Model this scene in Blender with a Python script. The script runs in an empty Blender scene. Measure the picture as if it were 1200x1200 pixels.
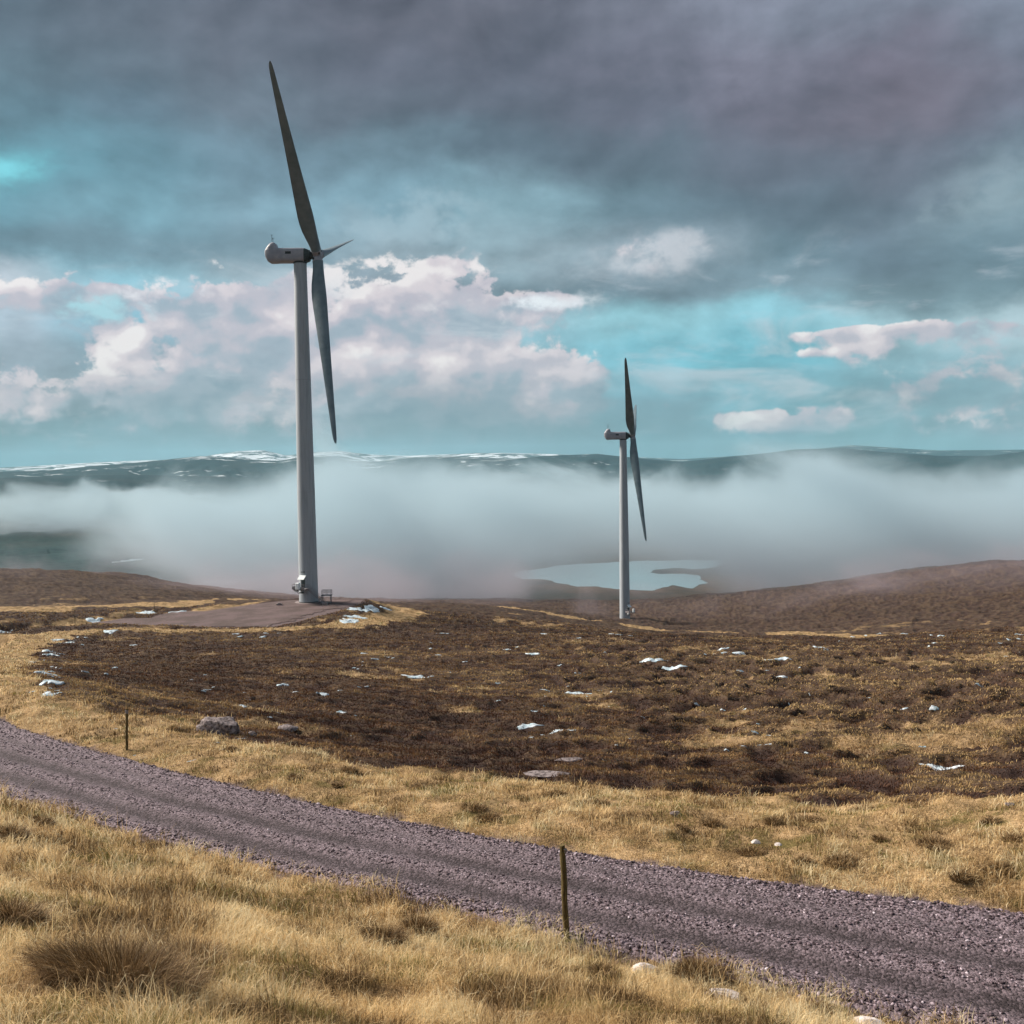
import bpy, math, random
import numpy as np
from mathutils import Matrix, Vector

rng = np.random.default_rng(7)
SC = bpy.context.scene
COL = SC.collection
R = math.radians

# ------------------------------------------------------------------ camera model
F = 1150.0
PITCH, ROLL = R(2.74), R(0.9)
fw = np.array([0, math.cos(PITCH), -math.sin(PITCH)])
r0 = np.array([1.0, 0, 0]); u0 = np.cross(r0, fw)
CUP = u0 * math.cos(ROLL) + r0 * math.sin(ROLL)
CRT = r0 * math.cos(ROLL) - u0 * math.sin(ROLL)

def ray(px, py):
    return fw + CRT * (px - 600) / F - CUP * (py - 600) / F

def azel(px, py):
    d = ray(px, py)
    return math.atan2(d[0], d[1]), math.atan2(d[2], math.hypot(d[0], d[1]))

def at_range(px, py, r):
    d = ray(px, py); k = r / math.hypot(d[0], d[1]); return d * k

def at_z(px, py, z):
    d = ray(px, py); return d * (z / d[2])

# ------------------------------------------------------------------ noise
def _hash(i, j, seed):
    h = (i.astype(np.int64) * 374761393 + j.astype(np.int64) * 668265263 + seed * 974634777) & 0xffffffff
    h = ((h ^ (h >> 13)) * 1274126177) & 0xffffffff
    h = ((h ^ (h >> 16)) * 2246822519) & 0xffffffff
    return ((h ^ (h >> 15)) & 0xffffff) / float(0xffffff)

def vnoise(x, y, seed=0):
    i = np.floor(x); j = np.floor(y); fx = x - i; fy = y - j
    fx = fx * fx * fx * (fx * (fx * 6 - 15) + 10); fy = fy * fy * fy * (fy * (fy * 6 - 15) + 10)
    a = _hash(i, j, seed); b = _hash(i + 1, j, seed); c = _hash(i, j + 1, seed); d = _hash(i + 1, j + 1, seed)
    return (a + (b - a) * fx) * (1 - fy) + (c + (d - c) * fx) * fy

def fbm(x, y, oct=4, seed=0, gain=.5):
    s = 0; amp = 1; tot = 0; ca, sa = math.cos(.6), math.sin(.6)
    for o in range(oct):
        s = s + amp * vnoise(x, y, seed + o * 17); tot += amp; amp *= gain
        x, y = (x * ca - y * sa) * 2.03 + 11.3, (x * sa + y * ca) * 2.03 + 5.7
    return s / tot

def sstep(a, b, x):
    t = np.clip((x - a) / (b - a), 0, 1); return t * t * (3 - 2 * t)

def poly_sdf(P, x, y):
    """signed distance to polygon, positive inside"""
    P = np.asarray(P, float); n = len(P)
    d = np.full(x.shape, 1e18); ins = np.zeros(x.shape, bool)
    for k in range(n):
        a = P[k]; b = P[(k + 1) % n]; e = b - a
        wx = x - a[0]; wy = y - a[1]
        t = np.clip((wx * e[0] + wy * e[1]) / (e @ e + 1e-12), 0, 1)
        d = np.minimum(d, (wx - e[0] * t) ** 2 + (wy - e[1] * t) ** 2)
        c = ((a[1] <= y) != (b[1] <= y))
        with np.errstate(divide='ignore', invalid='ignore'):
            xi = a[0] + (y - a[1]) * e[0] / (e[1] if e[1] != 0 else 1e-12)
        ins ^= c & (x < xi)
    d = np.sqrt(d); return np.where(ins, d, -d)

def line_dist(P, x, y):
    """distance to an open polyline, with the parameter (segment index + t) and the side"""
    P = np.asarray(P, float)
    best = np.full(x.shape, 1e18); par = np.zeros(x.shape); side = np.zeros(x.shape)
    for k in range(len(P) - 1):
        a = P[k][:2]; e = P[k + 1][:2] - a
        wx = x - a[0]; wy = y - a[1]
        tt = (wx * e[0] + wy * e[1]) / (e @ e)
        t = np.clip(tt, 0, 1)
        dd = (wx - e[0] * t) ** 2 + (wy - e[1] * t) ** 2
        m = dd < best
        best = np.where(m, dd, best); par = np.where(m, k + t, par)
        side = np.where(m, np.sign(e[0] * wy - e[1] * wx), side)
    return np.sqrt(best), par, side

# ------------------------------------------------------------------ road course (x, y, z), left to right
def zr(px):
    return -np.interp(px, [-600, 0, 660, 1200, 1800], [10.9, 10.2, 9.1, 8.8, 8.5])
FAR = [(-160, 812), (0, 848), (120, 884), (300, 926), (500, 966), (700, 1008), (900, 1032), (1050, 1055), (1200, 1070), (1420, 1100)]
NEAR = [(-160, 890), (0, 938), (200, 990), (400, 1042), (600, 1077), (800, 1128), (1000, 1176), (1200, 1224), (1420, 1280)]
farW = np.array([at_z(p[0], p[1], zr(p[0])) for p in FAR])
nearW = np.array([at_z(p[0], p[1], zr(p[0])) for p in NEAR])
def resamp(P, n):
    P = np.asarray(P); s = np.r_[0, np.cumsum(np.hypot(*(np.diff(P[:, :2], axis=0).T)))]
    t = np.linspace(0, s[-1], n); return np.stack([np.interp(t, s, P[:, k]) for k in range(3)], 1)
fR, nR = resamp(farW, 40), resamp(nearW, 40)
# beyond the left edge of the picture the road bends away and comes back to the turbine
cen = (fR + nR) / 2
half0 = (line_dist(nearW, cen[:, 0], cen[:, 1])[0] + line_dist(farW, cen[:, 0], cen[:, 1])[0]) / 2
half0 = np.convolve(np.pad(half0, 4, mode='edge'), np.ones(9) / 9, 'valid')
ext_l = [(-42, 66, -12.6), (-52, 84, -15.5), (-62, 104, -19), (-70, 124, -23), (-78, 142, -26.5), (-86, 158, -28.6)]
CEN = np.vstack([np.array(ext_l[::-1]), cen])
HALF = np.r_[np.full(len(ext_l), 2.5), half0]
def smooth(P, it=3):
    for _ in range(it):
        Q = P.copy(); Q[1:-1] = (P[:-2] + 2 * P[1:-1] + P[2:]) / 4; P = Q
    return P
_a = np.r_[0, np.cumsum(np.hypot(*(np.diff(CEN[:, :2], axis=0).T)))]
HALF = np.interp(np.linspace(0, _a[-1], 90), _a, HALF); CEN = smooth(resamp(CEN, 90))
_s = np.r_[0, np.cumsum(np.hypot(*(np.diff(CEN[:, :2], axis=0).T)))]

# ------------------------------------------------------------------ ground shape: a smooth surface through surveyed points
CP = []
def cp(px, py, r): CP.append((px, py, r))
for px, py in [(0, 1200), (300, 1200), (600, 1200), (900, 1200)]: cp(px, py, [7.2, 8.2, 9, 10.5][px // 300])
for px, py, r in [(0, 1060, 14), (150, 1100, 11.5), (300, 1110, 12.5), (480, 1110, 15), (750, 1160, 14.3), (0, 950, 27.5), (200, 1006, 24.5), (400, 1066, 21)]: cp(px, py, r)
for q in list(farW) + list(nearW):
    CP.append(q)
# the far verge and the start of the moor
for px, py, r in [(60, 812, 52), (200, 846, 44), (350, 876, 38.5), (500, 902, 35), (650, 917, 32.5), (800, 930, 31), (1000, 942, 30), (1200, 936, 29)]: cp(px, py, r)
for px, py, r in [(60, 790, 70), (200, 815, 62), (350, 838, 52), (500, 862, 48), (650, 878, 44), (800, 893, 42), (1000, 902, 40), (1200, 900, 38)]: cp(px, py, r)
for px, py, r in [(40, 768, 125), (200, 778, 110), (350, 790, 92), (500, 805, 84), (700, 825, 75), (900, 842, 66), (1050, 850, 60), (1200, 845, 58)]: cp(px, py, r)
for px, py, r in [(200, 752, 160), (400, 755, 150), (600, 767, 130), (800, 785, 115), (1000, 795, 105), (1200, 795, 100)]: cp(px, py, r)
for px, py, r in [(500, 734, 200), (600, 737, 200), (740, 745, 200), (850, 752, 180), (1020, 760, 165), (1200, 757, 160)]: cp(px, py, r)
for px, py, r in [(20, 738, 195), (120, 736, 190), (250, 735, 190), (350, 727, 200), (300, 713, 222), (390, 711, 222), (80, 727, 212), (20, 722, 222)]: cp(px, py, r)
for px, py, r in [(600, 722, 250), (734, 727, 407), (660, 720, 400), (820, 734, 395), (740, 741, 260), (900, 742, 300), (1020, 745, 240), (1200, 735, 240)]: cp(px, py, r)
for px, py, r in [(0, 706, 290), (100, 706, 300), (250, 706, 320), (450, 710, 300), (550, 712, 330)]: cp(px, py, r)
for px, py, r in [(0, 668, 520), (80, 669, 520), (140, 674, 510), (200, 684, 500), (340, 701, 480), (450, 705, 500), (600, 704, 560)]: cp(px, py, r)
for px, py, r in [(1200, 657, 640), (1100, 665, 610), (1000, 683, 570), (900, 697, 540), (800, 707, 520)]: cp(px, py, r)
for px, py, r in [(1000, 718, 400), (1200, 700, 400), (1100, 712, 400), (700, 706, 700), (500, 704, 700)]: cp(px, py, r)
for px, py, r in [(0, 690, 800), (150, 690, 800), (340, 704, 800), (600, 703, 900), (900, 706, 900), (1200, 690, 900)]: cp(px, py, r)
pts = []
for c in CP:
    if isinstance(c, tuple):
        w = at_range(*c)
    else: w = c
    r = math.hypot(w[0], w[1]); pts.append((math.atan2(w[0], w[1]), math.log(r), (w[2] + 1.7) / r))
# off the picture's sides
for az_, off in [(-60, 0), (-85, 0), (60, 0), (85, 0)]:
    for r, s in [(8, -.36), (20, -.33), (45, -.22), (120, -.17), (300, -.15), (800, -.13)]:
        pts.append((R(az_), math.log(r), s))
for az_ in (130, 180, -130):
    for r in (5, 20, 60, 200, 800): pts.append((R(az_), math.log(r), .02))
for az_ in (-60, -25, 0, 25, 60): pts.append((R(az_), math.log(3), -.40))
pts = np.array(pts)
SCL = np.array([1.0, .55])
X_ = pts[:, :2] * SCL
def _phi(d2): return .5 * d2 * np.log(d2 + 1e-12)
D2 = ((X_[:, None] - X_[None]) ** 2).sum(-1)
n = len(X_); A = np.zeros((n + 3, n + 3))
A[:n, :n] = _phi(D2) + np.eye(n) * 2e-5
A[:n, n] = 1; A[:n, n + 1:] = X_; A[n:, :n] = A[:n, n:].T
W_ = np.linalg.solve(A, np.r_[pts[:, 2], 0, 0, 0])
# tabulate on a regular (azimuth, log r) grid for speed
TA = np.linspace(-math.pi, math.pi, 721); TR = np.linspace(math.log(2.), math.log(1000.), 420)
ga, gr = np.meshgrid(TA, TR, indexing='ij')
Q = np.stack([ga.ravel(), gr.ravel()], 1) * SCL
tab = np.zeros(len(Q))
for k in range(0, len(Q), 20000):
    q = Q[k:k + 20000]; d2 = ((q[:, None] - X_[None]) ** 2).sum(-1)
    tab[k:k + 20000] = _phi(d2) @ W_[:n] + W_[n] + q @ W_[n + 1:]
tab = tab.reshape(ga.shape)
def base_near(x, y):
    r = np.hypot(x, y); a = np.arctan2(x, y); lr = np.log(np.maximum(r, 2.0))
    fa = np.clip((a + math.pi) / (2 * math.pi) * 720, 0, 719.999); fr = np.clip((lr - TR[0]) / (TR[-1] - TR[0]) * 419, 0, 418.999)
    i = fa.astype(int); j = fr.astype(int); u = fa - i; v = fr - j
    s = (tab[i, j] * (1 - u) + tab[i + 1, j] * u) * (1 - v) + (tab[i, j + 1] * (1 - u) + tab[i + 1, j + 1] * u) * v
    return np.minimum(r, 1000) * s - 1.7

# --- the loch (water level -200) and the far country
WATER = -200.0
def wpoly(L, z=WATER): return np.array([at_z(a, b, z)[:2] for a, b in L])
LOCH = wpoly([(596, 672), (625, 667), (660, 662), (700, 660), (760, 657), (846, 656), (840, 664), (812, 667), (790, 666), (765, 668), (758, 671), (775, 673), (800, 672), (826, 674),
              (822, 683), (812, 690), (790, 686), (764, 692), (740, 691), (722, 690), (700, 686), (676, 688), (655, 683), (640, 679), (612, 678)])
ARM = wpoly([(228, 683), (270, 679), (310, 675), (345, 672), (392, 668), (386, 672), (372, 675), (345, 680), (318, 680), (295, 683), (262, 684)])
ARM2 = wpoly([(92, 657), (165, 653), (168, 656), (112, 661)])
RIDGES = [  # range, half depth, crest (px, py) list
    (5200, 1300, [(-200, 556), (0, 560), (60, 558), (150, 556), (240, 558), (330, 560), (500, 560), (1200, 556), (1400, 550)]),
    (8000, 1900, [(-300, 552), (0, 553), (60, 551), (100, 547), (150, 543), (190, 539), (235, 534.5), (270, 536), (300, 539), (325, 540), (350, 536), (385, 535), (415, 540), (440, 541),
                  (480, 536), (540, 535), (600, 538), (650, 534), (700, 532), (745, 537), (800, 541), (850, 536), (900, 531), (930, 527), (990, 525), (1040, 530), (1100, 534), (1160, 534), (1200, 529), (1300, 524), (1500, 530)]),
    (15500, 2600, [(-300, 548), (0, 548), (60, 545), (130, 541), (180, 539), (215, 540), (250, 533), (280, 529), (310, 528), (335, 534), (370, 530), (400, 529), (440, 533), (480, 534), (560, 531), (640, 532), (700, 534),
                  (800, 538), (900, 532), (960, 526), (1000, 522), (1050, 525), (1100, 528), (1200, 527), (1500, 530)]),
]
RT = []
for rr, wd, L in RIDGES:
    azs, zs = [], []
    for a, b in L:
        e = azel(a, b); azs.append(e[0]); zs.append(math.tan(e[1]) * rr)
    RT.append((rr, wd, np.array(azs), np.array(zs)))

def far_height(x, y):
    r = np.hypot(x, y); a = np.arctan2(x, y)
    v = WATER + 3 + 9 * (fbm(x / 420, y / 420, 4, 31) - .35) + 10 * sstep(2600, 4200, r)
    d = np.maximum(np.maximum(poly_sdf(LOCH, x, y), poly_sdf(ARM, x, y)), poly_sdf(ARM2, x, y))
    d = d + (fbm(x / 45, y / 45, 4, 5) - .5) * 30
    near = sstep(-260, -10, d)
    v = np.where(d > -260, v * (1 - near) + near * (WATER - np.clip(d * .06, -12, 4)), v)
    z = v
    for k, (rr, wd, azs, zs) in enumerate(RT):
        crest = np.interp(a, azs, zs)
        rw = rr * (1 + .09 * (fbm(a * 9 + k * 7, a * 0 + 3, 3, 60 + k) - .5))
        t = (r - rw) / wd
        prof = np.exp(-np.where(t < 0, t * t * .9, t * t * 2))
        rough = 1 + (fbm(a * 26 + 3, r / 900, 5, 70 + k) - .5) * .95 * (1 - prof ** 2)
        rel = (crest - WATER)
        z = np.where(prof > .015, np.maximum(z, WATER + rel * prof * rough + np.where(prof > .03, (fbm(x / 260, y / 260, 4, 90) - .5) * 26 * (1 - prof), 0)), z)
    return z

# --- full heightfield
PADZ = -30.6
def base_h(x, y):
    r = np.hypot(x, y)
    zn = base_near(x, y)
    w = sstep(820, 1350, r)
    z = zn
    m = w > 0
    if np.any(m):
        zf = np.zeros_like(z); zf[m] = far_height(x[m], y[m])
        z = zn * (1 - w) + zf * w
    return z
def hit(px, py, fn=base_h, rmin=5, rmax=2500):
    d = ray(px, py); h = math.hypot(d[0], d[1])
    rs = np.exp(np.linspace(math.log(rmin), math.log(rmax), 6000))
    x = d[0] / h * rs; y = d[1] / h * rs
    g = fn(x, y); zz = d[2] / h * rs
    k = np.argmax(zz < g)
    return np.array([x[k], y[k], g[k]])

PADPX = [(185, 722), (205, 716.5), (240, 716.5), (300, 708), (340, 703.5), (425, 702), (418, 708), (388, 717), (352, 727), (315, 735), (205, 738.5), (120, 738), (160, 730)]
PADP = np.array([at_z(a, b, PADZ)[:2] for a, b in PADPX])
TRK = np.array([at_z(a, b, z) for a, b, z in [(215, 728, PADZ), (150, 727, PADZ), (90, 735, -30.2), (40, 742, -29.9), (-10, 748, -29.6), (-80, 757, -29)]])
ARMG = at_z(205, 723, PADZ)
TB1 = np.array([-46.9, 222.0, PADZ]); TB2 = np.array([46.9, 404.6, -64.9])

def road_info(x, y):
    x = np.asarray(x, float)
    d = np.full(x.shape, 1e9); par = np.zeros(x.shape); side = np.zeros(x.shape)
    m = (np.hypot(x, y) < 230)
    if m.any(): d[m], par[m], side[m] = line_dist(CEN, x[m], y[m])
    i = np.arange(len(CEN))
    return d, par, side, np.interp(par, i, CEN[:, 2]), np.interp(par, i, HALF)

def surf(x, y):
    """height of the ground plus the cover masks"""
    x = np.asarray(x, float); y = np.asarray(y, float)
    r = np.hypot(x, y)
    z = base_h(x, y)
    d, par, side, rz, hf = road_info(x, y)
    # shoulder and flattening at the road
    w = 1 - sstep(hf + .3, hf + 2.2, d)
    rough_mask = sstep(hf * .9, hf + 1.8, d)
    z = z * (1 - w) + rz * w
    pd = np.full(x.shape, -1e3); td = np.full(x.shape, 1e3)
    m = (r > 120) & (r < 300) & (x < 30)
    if m.any():
        pd[m] = poly_sdf(PADP, x[m], y[m]); td[m], tp, _ = line_dist(TRK, x[m], y[m])
        tz = np.interp(tp, np.arange(len(TRK)), TRK[:, 2])
        wt = 1 - sstep(3.8, 8, td[m]); z[m] = z[m] * (1 - wt) + tz * wt
        wp = sstep(-9, 0, pd[m]); z[m] = z[m] * (1 - wp) + PADZ * wp
    rough_mask = rough_mask * (1 - sstep(-4, -.5, pd)) * sstep(3.4, 5, td)
    t2 = np.hypot(x - TB2[0], y - TB2[1]); w2 = 1 - sstep(5, 14, t2); z = z * (1 - w2) + TB2[2] * w2
    return z, rough_mask, d - hf, side, par, pd, td

# world-space outlines of the straw-coloured grass
def wl(L): return np.array([hit(a, b)[:2] for a, b in L])
VERGE_TOP = [(-200, 712), (-60, 738), (0, 743), (60, 741), (120, 738), (90, 746), (55, 762), (38, 778), (45, 795), (62, 813), (125, 838), (200, 848), (280, 868), (350, 878), (425, 898), (500, 905), (600, 914), (700, 925), (800, 932), (900, 937), (1000, 945), (1200, 940), (1500, 945)]
vt = [hit(a, b, rmin=28)[:2] for a, b in VERGE_TOP]
VERGE = np.vstack([np.array(vt), CEN[::-1, :2]])
BANDS = [([(585, 712), (640, 720), (740, 735), (800, 741), (900, 743), (1030, 747)], 5), ([(400, 736), (440, 727), (480, 718), (440, 711), (400, 706)], 3.2), ([(120, 739), (200, 740), (320, 738), (400, 736)], 2.0),
         ([(0, 716), (60, 716), (120, 712), (200, 712), (300, 705)], 4.5), ([(205, 720), (250, 715), (300, 709)], 1.6), ([(60, 735), (90, 728), (130, 724)], 3)]
BANDW = [(wl(L), w) for L, w in BANDS]

def cover(x, y, rdist, side, pd, td):
    """0 = dark heather moor, 1 = straw grass"""
    r = np.hypot(x, y)
    n1 = fbm(x / 3.2, y / 3.2, 4, 200); n2 = fbm(x / 14, y / 9, 4, 210)
    g = np.zeros_like(x)
    m = r < 320
    sd = np.full(x.shape, -1e3); sd[m] = poly_sdf(VERGE, x[m], y[m])
    g = np.maximum(g, sstep(-1.2, 1.2, sd + (n1 - .5) * (3 + r * .02)))
    g = np.maximum(g, ((side < 0) & (r < 120)).astype(float))       # the near bank
    for L, w in BANDW:
        dd = np.full(x.shape, 1e3); mm = (r > 110) & (r < 480); dd[mm] = line_dist(L, x[mm], y[mm])[0]
        g = np.maximum(g, sstep(1.0, -.3, (dd - w) / 2.5 + (n1 - .5) * 2.2))
    patch = sstep(.50, .70, fbm(x / 16, y / 16, 3, 215) * .45 + n1 * .55) * .55 * (1 - sstep(250, 500, r))
    g = np.maximum(g, patch)
    return g

def relief(x, y, mask, g, r):
    """tussocks and hollows"""
    cl = .12 + .88 * mask
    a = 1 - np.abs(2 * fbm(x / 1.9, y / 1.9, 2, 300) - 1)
    b = 1 - np.abs(2 * fbm(x / .75, y / .75, 2, 310) - 1)
    c = fbm(x / 11, y / 7, 3, 320) - .5
    amp = np.interp(r, [6, 15, 40, 200, 900], [.5, .6, 1, 1.15, 1.6]) * (1 - .45 * g)
    right = .75 + .55 * sstep(-6, 25, x)
    mo = 1 - np.abs(2 * fbm(x / 2.9, y / 2.6, 2, 305) - 1)
    mound = sstep(-12, 22, x) * sstep(30, 50, r) * (1 - sstep(110, 220, r))
    z = (np.maximum(mo, .38) - .6) * 1.25 * mound * (1 - .6 * g) + (fbm(x / 1.6, y / 1.6, 4, 306) - .5) * .22 * (1 - sstep(30, 60, r)) 
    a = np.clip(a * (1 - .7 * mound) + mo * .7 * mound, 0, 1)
    z = z + (a - .6) * .55 * amp * right + (b - .6) * .16 * amp + c * 1.1 * np.interp(r, [10, 60, 300, 900], [.1, .7, 1.8, 2.5])
    z = z + (fbm(x / 45, y / 45, 3, 330) - .5) * np.interp(r, [60, 200, 500, 1000], [0, .8, 3, 5])
    z = np.maximum(z, -.28 - r * .004)
    return z * mask, a

def ground_z(x, y, full=False):
    x = np.atleast_1d(np.asarray(x, float)); y = np.atleast_1d(np.asarray(y, float))
    z, mk, rd, side, par, pd, td = surf(x, y)
    r = np.hypot(x, y)
    g = cover(x, y, rd, side, pd, td)
    rl, a = relief(x, y, mk, g, r)
    rl = rl * (1 - sstep(900, 1500, r)) * np.clip(r / 8, .2, 1)
    z = z + rl - .05 * (1 - mk)
    if full: return z, mk, rd, side, g, a, pd, td
    return z
def gz(x, y): return float(ground_z(x, y)[0])
def hitg(px, py, rmin=5.5, rmax=900): return hit(px, py, fn=ground_z, rmin=rmin, rmax=rmax)

# ------------------------------------------------------------------ mesh helpers
def mesh_np(name, V, Fc, mat, parent=None, smooth=True, attrs=None, link=True):
    """V (n,3); Fc list of arrays (m,k)"""
    me = bpy.data.meshes.new(name)
    V = np.asarray(V, np.float32)
    me.vertices.add(len(V)); me.vertices.foreach_set('co', V.ravel())
    if not isinstance(Fc, list): Fc = [Fc]
    Fc = [np.asarray(f, np.int32) for f in Fc if len(f)]
    loops = np.concatenate([f.ravel() for f in Fc]); cnt = np.concatenate([np.full(len(f), f.shape[1], np.int32) for f in Fc])
    st = np.r_[0, np.cumsum(cnt)[:-1]].astype(np.int32)
    me.loops.add(len(loops)); me.loops.foreach_set('vertex_index', loops)
    me.polygons.add(len(cnt)); me.polygons.foreach_set('loop_start', st); me.polygons.foreach_set('loop_total', cnt)
    me.polygons.foreach_set('use_smooth', np.full(len(cnt), smooth, bool))
    for k, v in (attrs or {}).items():
        a = me.attributes.new(k, 'FLOAT', 'POINT'); a.data.foreach_set('value', np.asarray(v, np.float32))
    me.update(calc_edges=True); me.validate()
    me.materials.append(mat)
    o = bpy.data.objects.new(name, me)
    if link: COL.objects.link(o)
    if parent: o.parent = parent
    return o

class MB:
    def __init__(s): s.v = []; s.f = []
    def add(s, V, Fs):
        o = len(s.v); s.v += [tuple(map(float, p)) for p in V]; s.f += [tuple(i + o for i in f) for f in Fs]
    def box(s, c, size, M=None, bev=0.0):
        hx, hy, hz = [a / 2 for a in size]
        if bev <= 0:
            V = [(x, y, z) for x in (-hx, hx) for y in (-hy, hy) for z in (-hz, hz)]
            Fs = [(0, 1, 3, 2), (4, 6, 7, 5), (0, 4, 5, 1), (2, 3, 7, 6), (0, 2, 6, 4), (1, 5, 7, 3)]
        else:
            b = bev; V = []; Fs = []
            ring = lambda z, i: [(-hx + i, -hy, z), (hx - i, -hy, z), (hx, -hy + i, z), (hx, hy - i, z), (hx - i, hy, z), (-hx + i, hy, z), (-hx, hy - i, z), (-hx, -hy + i, z)]
            def ringin(z): return [(max(-hx + b, min(hx - b, x)), max(-hy + b, min(hy - b, y)), z) for x, y, _ in ring(z, b)]
            V = ringin(-hz) + ring(-hz + b, b) + ring(hz - b, b) + ringin(hz)
            for k in range(3):
                for i in range(8): Fs.append((k * 8 + i, k * 8 + (i + 1) % 8, k * 8 + 8 + (i + 1) % 8, k * 8 + 8 + i))
            Fs += [tuple(range(7, -1, -1)), tuple(range(24, 32))]
        M = M or Matrix.Identity(4)
        s.add([tuple(M @ Vector((x + c[0], y + c[1], z + c[2]))) for x, y, z in V], Fs)
    def tube(s, p, q, r, r2=None, n=10, cap=True):
        p = Vector(p); q = Vector(q); d = (q - p).normalized(); r2 = r if r2 is None else r2
        a = d.orthogonal().normalized(); b = d.cross(a); V = []
        for c, rr in ((p, r), (q, r2)):
            for k in range(n):
                t = 2 * math.pi * k / n; V.append(tuple(c + (a * math.cos(t) + b * math.sin(t)) * rr))
        Fs = [(k, (k + 1) % n, n + (k + 1) % n, n + k) for k in range(n)]
        if cap: Fs += [tuple(range(n - 1, -1, -1)), tuple(range(n, 2 * n))]
        s.add(V, Fs)
    def loft(s, rings, cap=True):
        n = len(rings[0]); V = [p for r_ in rings for p in r_]; Fs = []
        for k in range(len(rings) - 1):
            for i in range(n): Fs.append((k * n + i, k * n + (i + 1) % n, (k + 1) * n + (i + 1) % n, (k + 1) * n + i))
        if cap: Fs += [tuple(range(n - 1, -1, -1)), tuple(range((len(rings) - 1) * n, len(rings) * n))]
        s.add(V, Fs)
    def build(s, name, mat, parent=None, smooth=None):
        me = bpy.data.meshes.new(name); me.from_pydata(s.v, [], s.f); me.update()
        import bmesh
        bm = bmesh.new(); bm.from_mesh(me); bmesh.ops.recalc_face_normals(bm, faces=bm.faces); bm.to_mesh(me); bm.free()
        me.materials.append(mat)
        if smooth is not None:
            me.polygons.foreach_set('use_smooth', [True] * len(me.polygons)); me.update()
            me.set_sharp_from_angle(angle=R(smooth))
        o = bpy.data.objects.new(name, me); COL.objects.link(o)
        if parent: o.parent = parent
        return o

def tag(o, label=None, cat=None, group=None, kind=None):
    if label: o['label'] = label
    if cat: o['category'] = cat
    if group: o['group'] = group
    if kind: o['kind'] = kind
    return o
def empty(name, loc, rz=0):
    o = bpy.data.objects.new(name, None); COL.objects.link(o); o.location = loc; o.rotation_euler = (0, 0, rz); o.empty_display_size = .3
    return o

# ------------------------------------------------------------------ node helpers
class NT:
    def __init__(s, tree): s.t = tree; s.n = tree.nodes; s.l = tree.links
    def new(s, kind, **kw):
        n = s.n.new(kind)
        for k, v in kw.items(): setattr(n, k, v)
        return n
    def link(s, a, b): s.l.new(a, b)
    def _in(s, sock, v):
        if hasattr(v, 'links') or isinstance(v, bpy.types.NodeSocket): s.l.new(v, sock)
        else: sock.default_value = v
    def m(s, op, a, b=None, c=None, clamp=False):
        n = s.n.new('ShaderNodeMath'); n.operation = op; n.use_clamp = clamp
        s._in(n.inputs[0], a)
        if b is not None: s._in(n.inputs[1], b)
        if c is not None: s._in(n.inputs[2], c)
        return n.outputs[0]
    def vm(s, op, a, b=None, out=0):
        n = s.n.new('ShaderNodeVectorMath'); n.operation = op
        s._in(n.inputs[0], a)
        if b is not None: s._in(n.inputs[3] if op == 'SCALE' else n.inputs[1], b)
        return n.outputs[out]
    def noise(s, vec, scale, detail=4, rough=.5, dist=0, dim='3D', out=0):
        n = s.n.new('ShaderNodeTexNoise'); n.noise_dimensions = dim
        s._in(n.inputs['Vector'], vec); n.inputs['Scale'].default_value = scale; n.inputs['Detail'].default_value = detail
        n.inputs['Roughness'].default_value = rough; n.inputs['Distortion'].default_value = dist
        return n.outputs[out]
    def ss(s, v, a, b, lo=0., hi=1.):
        n = s.n.new('ShaderNodeMapRange'); n.interpolation_type = 'SMOOTHSTEP'
        s._in(n.inputs[0], v); s._in(n.inputs[1], a); s._in(n.inputs[2], b); s._in(n.inputs[3], lo); s._in(n.inputs[4], hi); return n.outputs[0]
    def lin(s, v, a, b, lo=0., hi=1.):
        n = s.n.new('ShaderNodeMapRange'); s._in(n.inputs[0], v)
        for k, q in enumerate((a, b, lo, hi)): s._in(n.inputs[k + 1], q)
        return n.outputs[0]
    def mix(s, f, a, b, blend='MIX'):
        n = s.n.new('ShaderNodeMix'); n.data_type = 'RGBA'; n.blend_type = blend
        s._in(n.inputs[0], f); s._in(n.inputs[6], a); s._in(n.inputs[7], b); return n.outputs[2]
    def ramp(s, v, stops, interp='LINEAR'):
        n = s.n.new('ShaderNodeValToRGB'); cr = n.color_ramp; cr.interpolation = interp
        while len(cr.elements) > 1: cr.elements.remove(cr.elements[-1])
        cr.elements[0].position = stops[0][0]; cr.elements[0].color = stops[0][1]
        for p, c in stops[1:]:
            e = cr.elements.new(p); e.color = c
        s._in(n.inputs[0], v); return n.outputs[0]
    def attr(s, name, out='Fac'):
        n = s.n.new('ShaderNodeAttribute'); n.attribute_name = name; return n.outputs[out]
    def xyz(s, x, y, z=0.):
        n = s.n.new('ShaderNodeCombineXYZ'); s._in(n.inputs[0], x); s._in(n.inputs[1], y); s._in(n.inputs[2], z); return n.outputs[0]
    def sep(s, v):
        n = s.n.new('ShaderNodeSeparateXYZ'); s._in(n.inputs[0], v); return n.outputs
def lin(c):
    f = lambda v: (v / 255) / 12.92 if v / 255 <= .04045 else ((v / 255 + .055) / 1.055) ** 2.4
    return (f(c[0]), f(c[1]), f(c[2]), 1.0)

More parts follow.
